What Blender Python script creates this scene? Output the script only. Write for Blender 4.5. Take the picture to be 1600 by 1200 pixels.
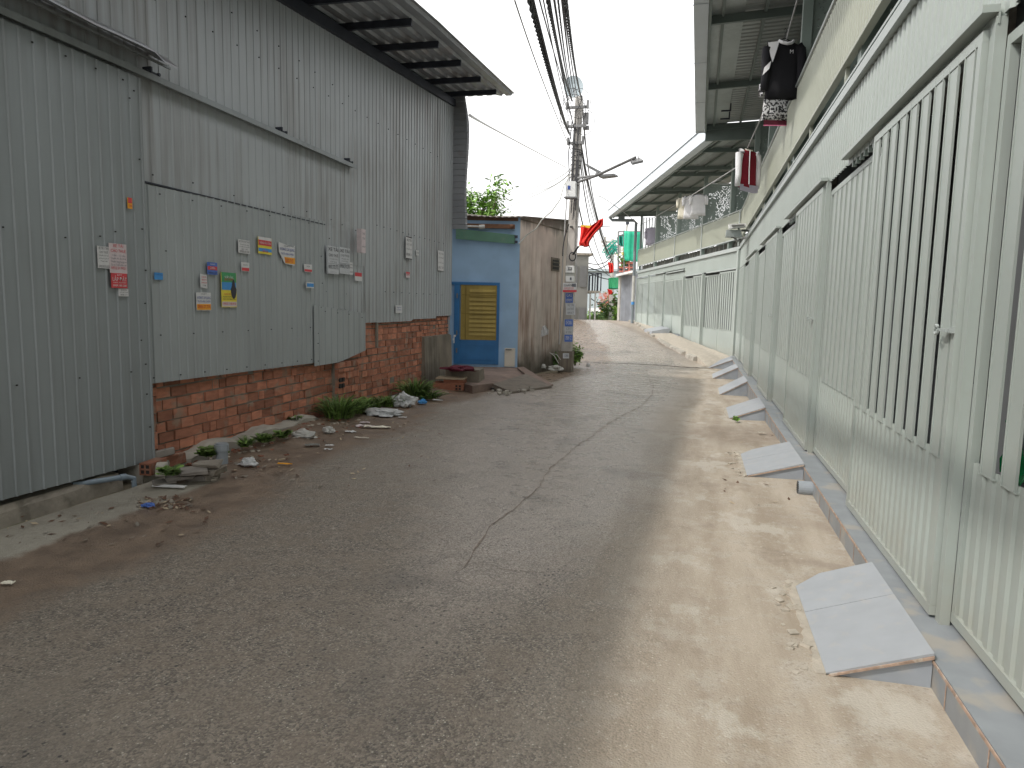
import bpy, math, random
from mathutils import Vector, Matrix, noise
random.seed(7)
rad = math.radians
for o in list(bpy.data.objects): bpy.data.objects.remove(o)
SC = bpy.context.scene
COL = SC.collection
# ---------------------------------------------------------------- camera
FPX, CXP, CYP, EYE = 1080.0, 800.0, 600.0, 1.5
YAW, PITCH, ROLL = rad(14.85), math.atan((600-476.5)/1080.0), rad(1.2)
FW = Vector((-math.sin(YAW)*math.cos(PITCH), math.cos(YAW)*math.cos(PITCH), -math.sin(PITCH)))
r0 = Vector((math.cos(YAW), math.sin(YAW), 0)); u0 = r0.cross(FW)
RT = r0*math.cos(ROLL)+u0*math.sin(ROLL)
UP = u0*math.cos(ROLL)-r0*math.sin(ROLL)
CAM = Vector((0, 0, EYE))
cd = bpy.data.cameras.new('camera'); cam = bpy.data.objects.new('camera', cd); COL.objects.link(cam)
cam.matrix_world = Matrix(((RT.x, UP.x, -FW.x, 0), (RT.y, UP.y, -FW.y, 0), (RT.z, UP.z, -FW.z, EYE), (0, 0, 0, 1)))
cd.sensor_width = 36; cd.lens = 36*FPX/1600; cd.clip_start = .05; cd.clip_end = 3000
SC.camera = cam
SC.render.resolution_x = 1024; SC.render.resolution_y = 768
# ---------------------------------------------------------------- world + sun
SUN_TO = Vector((0.52, 0.46, -0.77)).normalized()          # light travels right, up the lane, down
sun_dir = -SUN_TO
el = math.asin(sun_dir.z); az = math.atan2(sun_dir.x, sun_dir.y)
w = bpy.data.worlds.new('World'); SC.world = w; w.use_nodes = True
nt = w.node_tree; nt.nodes.clear()
sky = nt.nodes.new('ShaderNodeTexSky'); sky.sky_type = 'NISHITA'; sky.sun_disc = False
sky.sun_elevation = el; sky.sun_rotation = az; sky.air_density = 1.0; sky.dust_density = 6.0
hs = nt.nodes.new('ShaderNodeHueSaturation'); hs.inputs['Saturation'].default_value = .18
mx = nt.nodes.new('ShaderNodeMixRGB'); mx.inputs[0].default_value = .68; mx.inputs[2].default_value = (9.9, 9.85, 9.75, 1)
bg = nt.nodes.new('ShaderNodeBackground'); bg.inputs[1].default_value = .15
wo = nt.nodes.new('ShaderNodeOutputWorld')
nt.links.new(sky.outputs[0], hs.inputs['Color']); nt.links.new(hs.outputs[0], mx.inputs[1])
nt.links.new(mx.outputs[0], bg.inputs[0]); nt.links.new(bg.outputs[0], wo.inputs[0])
sl = bpy.data.lights.new('sun', 'SUN'); sl.energy = 1.45; sl.angle = rad(1.7); sl.color = (1, .95, .87)
so = bpy.data.objects.new('sun', sl); COL.objects.link(so); so.location = (-10, 0, 20)
so.rotation_euler = SUN_TO.to_track_quat('-Z', 'Y').to_euler()
SC.view_settings.view_transform = 'Standard'; SC.view_settings.look = 'None'
SC.view_settings.exposure = 0.48; SC.view_settings.gamma = 1
SC.render.engine = 'CYCLES'

# ---------------------------------------------------------------- survey helpers
def W(px, py, d):                     # point seen at photo pixel, d metres ahead
    return CAM + (FW + RT*((px-CXP)/FPX) - UP*((py-CYP)/FPX))*d
def gz(Y):
    P = [(-50, 0), (8, 0), (11, -.02), (15, -.05), (19, -.03), (22, .05), (25, .2), (28, .4), (31, .55), (35, .68), (38, .73), (41, .72), (46, .55), (60, .1), (80, 0), (2000, 0)]
    for (a, za), (b, zb) in zip(P, P[1:]):
        if a <= Y <= b:
            t = (Y-a)/(b-a); t = t*t*(3-2*t) if False else t
            return za+(zb-za)*t
    return 0
def G(px, py):
    d = (FW + RT*((px-CXP)/FPX) - UP*((py-CYP)/FPX)); t = 1.0
    while t < 200:
        p = CAM+d*t
        if p.z <= gz(p.y): return p
        t += .01
    return CAM+d*60
class Frame:
    def __init__(s, O, u, n): s.O, s.u, s.n = Vector(O), Vector(u).normalized(), Vector(n).normalized()
    def p(s, a, off, z): return s.O+s.u*a+s.n*off+Vector((0, 0, z))
    def hit(s, px, py, off=0.0):
        d = (FW + RT*((px-CXP)/FPX) - UP*((py-CYP)/FPX)); O = s.O+s.n*off
        t = (O-CAM).dot(s.n)/d.dot(s.n); p = CAM+d*t
        return (p-s.O).dot(s.u), p.z
    def rot(s): return math.atan2(s.u.y, s.u.x)
th = rad(-1.75)
LU, LN = Vector((math.sin(th), math.cos(th), 0)), Vector((math.cos(th), -math.sin(th), 0))
LW = Frame(LN*(-4.33*math.cos(th)), LU, LN)
RN = Frame((1.11, 0, 0), (0, 1, 0), (-1, 0, 0))
thf = rad(16.1); YC = 21.5
RF = Frame((1.11, YC, 0), (-math.sin(thf), math.cos(thf), 0), (-math.cos(thf), -math.sin(thf), 0))

# ---------------------------------------------------------------- mesh builder
class MB:
    def __init__(s): s.v, s.f, s.m, s.c = [], [], [], []
    def add(s, vs, fs, mi=0, col=None):
        b = len(s.v); s.v += [tuple(x) for x in vs]
        for f in fs: s.f.append([i+b for i in f]); s.m.append(mi); s.c.append(col)
        return s
    def hexa(s, P, mi=0, col=None):     # 8 points: bottom 4 ccw, top 4
        return s.add(P, [(0, 3, 2, 1), (4, 5, 6, 7), (0, 1, 5, 4), (1, 2, 6, 5), (2, 3, 7, 6), (3, 0, 4, 7)], mi, col)
    def box(s, x0, x1, y0, y1, z0, z1, mi=0, col=None):
        return s.hexa([(x0, y0, z0), (x1, y0, z0), (x1, y1, z0), (x0, y1, z0), (x0, y0, z1), (x1, y0, z1), (x1, y1, z1), (x0, y1, z1)], mi, col)
    def fbox(s, F, a0, a1, o0, o1, z0, z1, mi=0, col=None):
        P = [F.p(a, o, z) for z in (z0, z1) for a, o in ((a0, o0), (a0, o1), (a1, o1), (a1, o0))]
        return s.hexa(P, mi, col)
    def obox(s, c, sz, R=None, mi=0, col=None):
        R = R or Matrix.Identity(3); c = Vector(c); P = []
        for z in (-.5, .5):
            for x, y in ((-.5, -.5), (.5, -.5), (.5, .5), (-.5, .5)):
                P.append(c+R@Vector((x*sz[0], y*sz[1], z*sz[2])))
        return s.hexa(P, mi, col)
    def bar(s, a, b, w, h, mi=0):
        a, b = Vector(a), Vector(b); d = (b-a); L = d.length; q = d.to_track_quat('X', 'Z').to_matrix()
        return s.obox((a+b)/2, (L, w, h), q, mi)
    def tube(s, pts, r, n=8, mi=0, cap=True, rs=None):
        pts = [Vector(p) for p in pts]; rings = []
        for i, p in enumerate(pts):
            d = (pts[min(i+1, len(pts)-1)]-pts[max(i-1, 0)]).normalized()
            up = Vector((0, 0, 1)) if abs(d.z) < .9 else Vector((0, 1, 0))
            x = d.cross(up).normalized(); y = x.cross(d); rr = rs[i] if rs else r
            rings.append([p+(x*math.cos(2*math.pi*k/n)+y*math.sin(2*math.pi*k/n))*rr for k in range(n)])
        return s.loft(rings, mi, cap)
    def loft(s, rings, mi=0, cap=True, closed=True):
        n = len(rings[0]); vs = [p for r in rings for p in r]; fs = []
        for i in range(len(rings)-1):
            for k in range(n if closed else n-1):
                k2 = (k+1) % n; fs.append((i*n+k, i*n+k2, (i+1)*n+k2, (i+1)*n+k))
        if cap and closed:
            fs.append(tuple(range(n))[::-1]); fs.append(tuple((len(rings)-1)*n+k for k in range(n)))
        return s.add(vs, fs, mi)
    def prism(s, poly, vec, mi=0):
        n = len(poly); poly = [Vector(p) for p in poly]; vec = Vector(vec)
        return s.add(poly+[p+vec for p in poly], [tuple(range(n))[::-1], tuple(range(n, 2*n))]+[(i, (i+1) % n, n+(i+1) % n, n+i) for i in range(n)], mi)
    def sheet(s, F, a0, a1, zb, zt, off, pitch=.1, rw=.025, h=.018, mi=0, thick=.0, slope=.006, start=None):
        """vertical-ribbed sheet on a frame; zb, zt are numbers or functions of a"""
        fb = zb if callable(zb) else (lambda a: zb)
        ft = zt if callable(zt) else (lambda a: zt)
        A = []; k0 = math.floor(a0/pitch); k = k0
        prof = [(0, 0), (pitch-rw-2*slope, 0), (pitch-rw-slope, h), (pitch-slope, h)]
        while k*pitch < a1:
            for da, dh in prof:
                a = k*pitch+da
                if a0 <= a <= a1: A.append((a, dh))
            k += 1
        if A[0][0] > a0+1e-4: A.insert(0, (a0, 0))
        if A[-1][0] < a1-1e-4: A.append((a1, 0))
        vs = []; fs = []
        for a, dh in A: vs.append(F.p(a, off+dh, fb(a))); vs.append(F.p(a, off+dh, ft(a)))
        for i in range(len(A)-1): fs.append((2*i, 2*i+2, 2*i+3, 2*i+1))
        s.add(vs, fs, mi)
        n = len(s.v); m = len(A)                      # back skin, gives the sheet a real thickness
        vs2 = [F.p(a, off+dh-.004, z) for a, dh in A for z in (fb(a), ft(a))]
        fs2 = [(2*i+1, 2*i+3, 2*i+2, 2*i) for i in range(m-1)]
        s.add(vs2, fs2, mi)
        return s
    def build(s, name, mats, parent=None, smooth=False):
        me = bpy.data.meshes.new(name); me.from_pydata(s.v, [], s.f)
        mats = mats if isinstance(mats, (list, tuple)) else [mats]
        for m in mats: me.materials.append(M[m] if isinstance(m, str) else m)
        if any(s.m): me.polygons.foreach_set('material_index', s.m)
        if any(c is not None for c in s.c):
            at = me.attributes.new('tone', 'FLOAT', 'FACE')
            at.data.foreach_set('value', [(.5 if c is None else c) for c in s.c])
        if smooth: me.polygons.foreach_set('use_smooth', [True]*len(s.f))
        me.update()
        o = bpy.data.objects.new(name, me); COL.objects.link(o)
        if parent is not None:
            o.parent = parent
            if parent.type == 'EMPTY': o.location = -parent.location
        return o
def tag(o, label=None, cat=None, group=None, kind=None):
    if label: o['label'] = label
    if cat: o['category'] = cat
    if group: o['group'] = group
    if kind: o['kind'] = kind
    return o
def thing(name, loc, label, cat, group=None):
    o = bpy.data.objects.new(name, None); COL.objects.link(o); o.location = Vector(loc); o.empty_display_size = .1
    return tag(o, label, cat, group)
def text(s, pos, u, v, h, mat, parent, width=None, depth=.0, name='lettering', align='CENTER'):
    """text mesh, pos = centre of line, u right, v up"""
    c = bpy.data.curves.new(name, 'FONT'); c.body = s; c.size = h*1.35; c.align_x = align; c.align_y = 'CENTER'; c.resolution_u = 2
    t = bpy.data.objects.new(name, c); COL.objects.link(t)
    bpy.context.view_layer.update()
    me = bpy.data.meshes.new_from_object(t); bpy.data.objects.remove(t)
    u, v = Vector(u).normalized(), Vector(v).normalized(); n = u.cross(v)
    xs = [q.co.x for q in me.vertices]
    if not xs: return None
    k = 1
    if width: k = width/(max(xs)-min(xs)+1e-6)
    for q in me.vertices: q.co = Vector(pos)+u*(q.co.x*k)+v*q.co.y+n*.0015
    me.name = name; me.materials.append(M[mat])
    o = bpy.data.objects.new(name, me); COL.objects.link(o)
    if parent is not None:
        o.parent = parent
        if parent.type == 'EMPTY': o.location = -parent.location
    return o

# ---------------------------------------------------------------- materials
M = {}
def mat(name, base, rough=.7, metal=0, var=.12, scale=3.0, bump=.0, bscale=60, streak=0, streakcol=(.05, .05, .045), tone=0, spots=0, spotcol=(.1, .07, .05), trans=0, stretch=(1, 1, 1), detail=6, spotscale=6, spec=.5, emit=None, foot=0, rnd=0):
    m = bpy.data.materials.new(name); m.use_nodes = True; M[name] = m
    n = m.node_tree.nodes; l = m.node_tree.links; b = n['Principled BSDF']
    b.inputs['Roughness'].default_value = rough; b.inputs['Metallic'].default_value = metal
    b.inputs['Specular IOR Level'].default_value = spec
    tc = n.new('ShaderNodeNewGeometry'); pos = tc.outputs['Position']
    mp = n.new('ShaderNodeMapping'); mp.inputs['Scale'].default_value = stretch; l.new(pos, mp.inputs[0])
    nz = n.new('ShaderNodeTexNoise'); nz.inputs['Scale'].default_value = scale; nz.inputs['Detail'].default_value = detail; l.new(mp.outputs[0], nz.inputs[0])
    r = n.new('ShaderNodeMapRange'); r.inputs[1].default_value = .3; r.inputs[2].default_value = .7
    r.inputs[3].default_value = 1-var; r.inputs[4].default_value = 1+var; l.new(nz.outputs[0], r.inputs[0])
    mul = n.new('ShaderNodeVectorMath'); mul.operation = 'SCALE'; mul.inputs[0].default_value = base[:3]; l.new(r.outputs[0], mul.inputs['Scale'])
    col = mul.outputs[0]
    if tone:
        a = n.new('ShaderNodeAttribute'); a.attribute_name = 'tone'
        r2 = n.new('ShaderNodeMapRange'); r2.inputs[3].default_value = 1-tone; r2.inputs[4].default_value = 1+tone; l.new(a.outputs['Fac'], r2.inputs[0])
        m2 = n.new('ShaderNodeVectorMath'); m2.operation = 'SCALE'; l.new(col, m2.inputs[0]); l.new(r2.outputs[0], m2.inputs['Scale']); col = m2.outputs[0]
    if streak:
        mp2 = n.new('ShaderNodeMapping'); mp2.inputs['Scale'].default_value = (9, 9, .35); l.new(pos, mp2.inputs[0])
        n2 = n.new('ShaderNodeTexNoise'); n2.inputs['Scale'].default_value = 1.6; n2.inputs['Detail'].default_value = 5; l.new(mp2.outputs[0], n2.inputs[0])
        n3 = n.new('ShaderNodeTexNoise'); n3.inputs['Scale'].default_value = .7; n3.inputs['Detail'].default_value = 3; l.new(pos, n3.inputs[0])
        mm = n.new('ShaderNodeMath'); mm.operation = 'MULTIPLY'; l.new(n2.outputs[0], mm.inputs[0]); l.new(n3.outputs[0], mm.inputs[1])
        r3 = n.new('ShaderNodeMapRange'); r3.inputs[1].default_value = .22; r3.inputs[2].default_value = .42; r3.inputs[4].default_value = streak; l.new(mm.outputs[0], r3.inputs[0])
        mc = n.new('ShaderNodeMixRGB'); mc.inputs[2].default_value = (*streakcol, 1); l.new(r3.outputs[0], mc.inputs[0]); l.new(col, mc.inputs[1]); col = mc.outputs[0]
    if spots:
        n4 = n.new('ShaderNodeTexNoise'); n4.inputs['Scale'].default_value = spotscale; n4.inputs['Detail'].default_value = 8; l.new(pos, n4.inputs[0])
        r4 = n.new('ShaderNodeMapRange'); r4.inputs[1].default_value = .56; r4.inputs[2].default_value = .66; r4.inputs[4].default_value = spots; l.new(n4.outputs[0], r4.inputs[0])
        mc = n.new('ShaderNodeMixRGB'); mc.inputs[2].default_value = (*spotcol, 1); l.new(r4.outputs[0], mc.inputs[0]); l.new(col, mc.inputs[1]); col = mc.outputs[0]
    if rnd:
        oi = n.new('ShaderNodeObjectInfo'); r6 = n.new('ShaderNodeMapRange'); r6.inputs[3].default_value = 1-rnd; r6.inputs[4].default_value = 1+rnd; l.new(oi.outputs['Random'], r6.inputs[0])
        m6 = n.new('ShaderNodeVectorMath'); m6.operation = 'SCALE'; l.new(col, m6.inputs[0]); l.new(r6.outputs[0], m6.inputs['Scale']); col = m6.outputs[0]
    if foot:        # dried road dust splashed up the lowest part
        sx = n.new('ShaderNodeSeparateXYZ'); l.new(pos, sx.inputs[0]); n7 = n.new('ShaderNodeTexNoise'); n7.inputs['Scale'].default_value = 7; n7.inputs['Detail'].default_value = 8; l.new(pos, n7.inputs[0])
        a7 = n.new('ShaderNodeMath'); a7.operation = 'MULTIPLY_ADD'; a7.inputs[1].default_value = -.7; l.new(n7.outputs[0], a7.inputs[0]); l.new(sx.outputs[2], a7.inputs[2])
        r7 = n.new('ShaderNodeMapRange'); r7.inputs[1].default_value = .12; r7.inputs[2].default_value = -.20; r7.inputs[4].default_value = foot; l.new(a7.outputs[0], r7.inputs[0])
        mc = n.new('ShaderNodeMixRGB'); mc.inputs[2].default_value = (.34, .29, .22, 1); l.new(r7.outputs[0], mc.inputs[0]); l.new(col, mc.inputs[1]); col = mc.outputs[0]
    l.new(col, b.inputs['Base Color'])
    if bump:
        n5 = n.new('ShaderNodeTexNoise'); n5.inputs['Scale'].default_value = bscale; n5.inputs['Detail'].default_value = 6; l.new(mp.outputs[0], n5.inputs[0])
        bp = n.new('ShaderNodeBump'); bp.inputs['Strength'].default_value = min(1, bump); bp.inputs['Distance'].default_value = .01; l.new(n5.outputs[0], bp.inputs['Height']); l.new(bp.outputs[0], b.inputs['Normal'])
    if trans: b.inputs['Transmission Weight'].default_value = trans
    return m
mat('galv', (.375, .398, .415), .46, .15, .10, 1.2, .35, 2.5, streak=.6, streakcol=(.17, .155, .135), stretch=(1, 1, .3))
mat('galv_gate', (.265, .29, .30), .44, .15, .14, .9, .35, 2.5, streak=.3, streakcol=(.13, .13, .12), stretch=(1, 1, .3))
mat('galv_patch', (.345, .372, .382), .46, .15, .09, 1.5, .35, 2.5, streak=.22, streakcol=(.15, .14, .12), stretch=(1, 1, .3))
mat('galv_roof', (.30, .31, .33), .45, .4, .15, 2, .1, 3, spots=.4, spotcol=(.17, .12, .09), spotscale=2)
mat('dark_steel', (.035, .04, .055), .55, .3, .2, 4)
mat('screw', (.02, .02, .02), .6, .2)
mat('rust', (.16, .08, .045), .85, 0, .3, 8, .3, 40)
mat('brick', (.40, .165, .10), .85, 0, .2, 9, .6, 70, tone=.36, spots=.7, spotcol=(.30, .235, .18), spotscale=6, stretch=(1, 1, 3))
mat('mortar', (.23, .205, .17), .95, 0, .25, 6, .8, 60, spots=.4, spotcol=(.1, .09, .07))
mat('plaster', (.20, .175, .14), .95, 0, .3, 2.5, .5, 30, streak=.8, streakcol=(.06, .05, .04))
mat('concrete', (.36, .335, .29), .92, 0, .2, 3, .5, 45, spots=.45, spotcol=(.16, .14, .11), spotscale=4)
mat('concrete_dark', (.27, .24, .20), .95, 0, .3, 5, .8, 35, spots=.5, spotcol=(.09, .08, .06))
mat('pole_concrete', (.46, .44, .41), .9, 0, .15, 4, .3, 50, streak=.35, streakcol=(.2, .19, .17))
mat('sage', (.385, .43, .405), .42, 0, .045, 1.3, .10, 5, streak=.16, streakcol=(.31, .34, .30), foot=.28, rnd=.03, spots=.06, spotcol=(.30, .26, .20), spotscale=11)
mat('sage_rail', (.37, .39, .32), .45, 0, .04, 1.3, streak=.12, streakcol=(.34, .34, .27))
mat('sage_beam', (.40, .44, .43), .4, 0, .04, 2)
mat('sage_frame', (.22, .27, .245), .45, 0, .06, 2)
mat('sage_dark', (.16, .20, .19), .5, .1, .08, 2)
mat('gutter', (.40, .44, .44), .4, .3, .08, 2, streak=.3, streakcol=(.2, .21, .2))
mat('fascia', (.62, .68, .74), .4, .1, .05, 2)
mat('roof_under', (.38, .41, .41), .45, .3, .12, 1.2)
mat('plinth', (.26, .28, .30), .45, 0, .10, 6.2, .08, 20, spots=.55, spotcol=(.42, .37, .30), spotscale=5)
mat('ramp_tile', (.345, .365, .39), .55, 0, .05, 8, .06, 90, spots=.25, spotcol=(.46, .42, .36), spotscale=14)
mat('ramp_side', (.32, .35, .39), .55, 0, .12, 5, .1, 40, spots=.3, spotcol=(.5, .46, .40))
mat('ramp_edge', (.42, .30, .23), .8, 0, .3, 20, .2, 80, spots=.6, spotcol=(.6, .55, .47), spotscale=25)
mat('mortar_pale', (.44, .395, .33), .95, 0, .15, 12, .8, 60)
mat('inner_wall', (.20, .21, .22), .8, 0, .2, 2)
mat('inner_tile', (.42, .45, .47), .3, 0, .1, 3)
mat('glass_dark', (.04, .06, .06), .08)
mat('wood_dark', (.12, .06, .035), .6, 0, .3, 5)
mat('blue_wall', (.33, .49, .68), .8, 0, .09, 2, .1, 50, spots=.18, spotcol=(.25, .36, .5), spotscale=3)
mat('blue_door', (.025, .15, .36), .5, 0, .12, 4)
mat('yellow_door', (.36, .26, .055), .55, 0, .14, 5, streak=.3, streakcol=(.16, .12, .03))
mat('yellow_dark', (.20, .14, .02), .6)
mat('green_board', (.10, .22, .155), .6, 0, .12, 4, spots=.3, spotcol=(.2, .25, .2))
mat('moss_dark', (.05, .045, .03), .95, 0, .4, 10, .7, 30)
mat('tile_white', (.60, .55, .47), .4, 0, .06, 5)
mat('white_paint', (.78, .79, .78), .5, 0, .04, 4)
mat('dirty_white', (.50, .50, .47), .6, 0, .12, 6, spots=.2)
mat('paper', (.62, .62, .62), .8, 0, .06, 20)
mat('paper_pink', (.60, .52, .53), .8, 0, .06, 20)
mat('board_grey', (.52, .54, .56), .6, 0, .05, 20)
mat('ink', (.04, .04, .05), .8)
mat('ink_grey', (.16, .17, .19), .8)
mat('ink_blue', (.03, .07, .30), .8)
mat('ink_red', (.55, .05, .06), .8)
mat('st_red', (.58, .06, .07), .7, 0, .08, 20)
mat('st_orange', (.80, .36, .03), .7, 0, .05, 20)
mat('st_yellow', (.72, .60, .06), .7, 0, .05, 20)
mat('st_blue', (.06, .27, .60), .7, 0, .08, 20)
mat('st_navy', (.08, .16, .48), .7, 0, .08, 20)
mat('st_green', (.06, .30, .12), .7, 0, .08, 20)
mat('flag_red', (.78, .03, .02), .75, 0, .06, 8)
mat('flag_yellow', (.85, .65, .05), .75)
mat('cable', (.02, .02, .024), .55)
mat('cable_grey', (.38, .38, .38), .6)
mat('steel_grey', (.20, .20, .20), .45, .5)
mat('pvc', (.20, .25, .30), .4, 0, .08, 5)
mat('pvc_cap', (.30, .33, .36), .45, 0, .08, 5)
mat('downpipe', (.20, .23, .25), .4, .1)
mat('tarp_green', (.015, .40, .24), .6, 0, .12, 4)
mat('tarp_net', (.02, .32, .24), .7, 0, .2, 10)
mat('sheet_far', (.36, .38, .42), .5, .2, .12, 3, streak=.4, streakcol=(.2, .2, .2))
mat('green_drum', (.04, .38, .16), .55, 0, .1, 6)
mat('pale_far', (.40, .46, .49), .9, 0, .03, .3)
mat('house_grey', (.19, .19, .175), .9, 0, .15, 1, streak=.4, streakcol=(.22, .21, .19))
mat('leaf', (.075, .16, .03), .6, 0, .3, 30, tone=.55)
mat('leaf_light', (.16, .30, .05), .6, 0, .3, 30, tone=.5)
mat('grass_blade', (.13, .22, .05), .6, 0, .3, 30, tone=.6)
mat('bark', (.13, .10, .07), .9, 0, .3, 15, .6, 30)
mat('flower_yellow', (.85, .68, .04), .6)
mat('flower_pink', (.75, .25, .20), .6)
mat('plastic_bag', (.52, .53, .53), .35, 0, .1, 14)
mat('bag_green', (.01, .22, .07), .25, 0, .3, 12)
mat('cardboard', (.42, .34, .24), .9, 0, .2, 12)
mat('slab_dark', (.17, .145, .12), .9, 0, .3, 6, .5, 30, spots=.4, spotcol=(.09, .07, .05))
mat('slab_red', (.20, .145, .12), .9, 0, .25, 4, .3, 30, spots=.4, spotcol=(.15, .11, .09))
mat('tile_grey', (.30, .27, .24), .8, 0, .2, 9, .3, 40, tone=.25)
mat('cloth_black', (.012, .012, .016), .9)
mat('cloth_white', (.80, .80, .82), .9, 0, .04, 10)
mat('cloth_cream', (.78, .74, .62), .9, 0, .05, 10)
mat('cloth_lilac', (.50, .47, .58), .9, 0, .06, 10)
mat('cloth_red', (.26, .012, .03), .9, 0, .1, 10)
mat('cloth_maroon', (.10, .01, .025), .9, 0, .3, 20)
mat('cloth_pink', (.75, .2, .35), .9)
mat('cloth_grey', (.30, .31, .36), .9, 0, .1, 10)
m = mat('cloth_print', (.7, .7, .7), .9)
n = m.node_tree.nodes; l = m.node_tree.links
g_ = n.new('ShaderNodeNewGeometry'); vz = n.new('ShaderNodeTexNoise'); vz.inputs['Scale'].default_value = 34; vz.inputs['Detail'].default_value = 3; l.new(g_.outputs['Position'], vz.inputs[0])
cr = n.new('ShaderNodeValToRGB'); cr.color_ramp.elements[0].position = .46; cr.color_ramp.elements[0].color = (.03, .03, .035, 1); cr.color_ramp.elements[1].position = .52; cr.color_ramp.elements[1].color = (.75, .75, .76, 1)
l.new(vz.outputs[0], cr.inputs[0]); l.new(cr.outputs[0], n['Principled BSDF'].inputs['Base Color'])

# road material: attribute 'mask' (r sand, g dirt, b dust) steered by noise
def road_material():
    m = bpy.data.materials.new('road_surface'); m.use_nodes = True; M['road_surface'] = m
    n = m.node_tree.nodes; l = m.node_tree.links; b = n['Principled BSDF']
    geo = n.new('ShaderNodeNewGeometry'); P = geo.outputs['Position']
    def nz(scale, det=6, rough=.55, vec=P, st=None):
        t = n.new('ShaderNodeTexNoise'); t.inputs['Scale'].default_value = scale; t.inputs['Detail'].default_value = det; t.inputs['Roughness'].default_value = rough
        if st:
            mp = n.new('ShaderNodeMapping'); mp.inputs['Scale'].default_value = st; l.new(vec, mp.inputs[0]); vec = mp.outputs[0]
        l.new(vec, t.inputs[0]); return t.outputs[0]
    def rng(x, a, b_, c=0, d=1):
        r = n.new('ShaderNodeMapRange'); r.inputs[1].default_value = a; r.inputs[2].default_value = b_; r.inputs[3].default_value = c; r.inputs[4].default_value = d; l.new(x, r.inputs[0]); return r.outputs[0]
    def mth(op, a, b_):
        t = n.new('ShaderNodeMath'); t.operation = op
        for i, v in enumerate((a, b_)):
            if isinstance(v, (int, float)): t.inputs[i].default_value = v
            else: l.new(v, t.inputs[i])
        return t.outputs[0]
    def mix(f, a, b_):
        t = n.new('ShaderNodeMixRGB')
        for i, v in enumerate((f, a, b_)):
            if isinstance(v, tuple): t.inputs[i].default_value = (*v, 1)
            elif isinstance(v, (int, float)): t.inputs[i].default_value = v
            else: l.new(v, t.inputs[i])
        return t.outputs[0]
    at = n.new('ShaderNodeAttribute'); at.attribute_name = 'mask'
    sp = n.new('ShaderNodeSeparateColor'); l.new(at.outputs['Color'], sp.inputs[0])
    big = nz(1.1, 8, .6); mid = nz(5, 8, .6); fine = nz(120, 4, .7); st = nz(2.0, 6, .6, st=(2.2, .35, 1))
    def mask(ch, k=.7, e=.14):
        s_ = mth('ADD', sp.outputs[ch], mth('MULTIPLY', mth('SUBTRACT', mth('ADD', mth('MULTIPLY', big, .6), mth('MULTIPLY', mid, .4)), .5), k))
        return rng(s_, .5-e, .5+e)
    vo = n.new('ShaderNodeTexVoronoi'); vo.inputs['Scale'].default_value = 115; l.new(P, vo.inputs['Vector'])
    cellv = n.new('ShaderNodeSeparateColor'); l.new(vo.outputs['Color'], cellv.inputs[0])
    vo2 = n.new('ShaderNodeTexVoronoi'); vo2.inputs['Scale'].default_value = 34; l.new(P, vo2.inputs['Vector'])
    # asphalt: dark binder, grey stones, a few white chips, pits
    asp = mix(rng(cellv.outputs[0], .1, .95), (.105, .088, .071), (.34, .288, .228))
    asp = mix(mth('MULTIPLY', rng(cellv.outputs[1], .92, .955), rng(vo.outputs['Distance'], .5, .28)), asp, (.66, .61, .52))
    asp = mix(mth('MULTIPLY', rng(fine, .50, .70), .55), asp, (.055, .048, .042))
    asp = mix(mth('MULTIPLY', rng(mid, .44, .60), .5), asp, (.24, .195, .15))
    worn = mix(rng(cellv.outputs[0], .1, .9), (.29, .25, .215), (.55, .49, .44))
    asp = mix(mth('MULTIPLY', mask(2, .5), rng(fine, .62, .42, .25, .95)), asp, worn)
    asp = mix(mth('MULTIPLY', rng(big, .55, .70), .6), asp, (.10, .088, .075))
    asp = mix(mth('MULTIPLY', rng(nz(.45, 5, .6), .48, .62), .35), asp, (.26, .225, .18))
    pit = n.new('ShaderNodeTexVoronoi'); pit.inputs['Scale'].default_value = 48; l.new(P, pit.inputs['Vector']); pc_ = n.new('ShaderNodeSeparateColor'); l.new(pit.outputs['Color'], pc_.inputs[0])
    asp = mix(mth('MULTIPLY', mth('MULTIPLY', rng(pc_.outputs[0], .78, .84), rng(pit.outputs['Distance'], .42, .25)), rng(nz(2.2, 3), .42, .58)), asp, (.035, .03, .027))
    # dirt
    dirt = mix(rng(mid, .35, .65), (.135, .092, .062), (.25, .18, .125))
    dirt = mix(mth('MULTIPLY', rng(fine, .5, .7), .4), dirt, (.08, .058, .042))
    # sandy concrete
    sand = mix(rng(st, .38, .62), (.335, .278, .212), (.455, .395, .32))
    sand = mix(mth('MULTIPLY', rng(mid, .50, .66), .55), sand, (.48, .445, .39))
    sand = mix(mth('MULTIPLY', rng(big, .56, .70), .45), sand, (.26, .205, .155))
    sand = mix(mth('MULTIPLY', rng(fine, .56, .74), .35), sand, (.22, .17, .12))
    sand = mix(mth('MULTIPLY', rng(cellv.outputs[0], .86, .93), rng(mid, .42, .6, .05, .4)), sand, (.20, .165, .13))
    sand = mix(mth('MULTIPLY', rng(cellv.outputs[1], .95, .98), .22), sand, (.62, .58, .51))
    sand = mix(rng(nz(1.9, 9, .68, st=(1, .6, 1)), .545, .60, 0, .55), sand, (.53, .50, .44))
    sand = mix(rng(nz(1.3, 9, .7), .56, .63, 0, .5), sand, (.25, .20, .155))
    c = mix(mask(1, .75), asp, dirt)
    ms = mask(0, .45, .34)
    c = mix(ms, c, sand)
    wht = n.new('ShaderNodeAttribute'); wht.attribute_name = 'pave'
    pv = rng(mth('ADD', wht.outputs['Fac'], mth('MULTIPLY', mth('SUBTRACT', mid, .5), .8)), .40, .60)
    c = mix(pv, c, mix(rng(big, .4, .6), (.24, .215, .175), (.38, .35, .29)))
    l.new(c, b.inputs['Base Color'])
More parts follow.
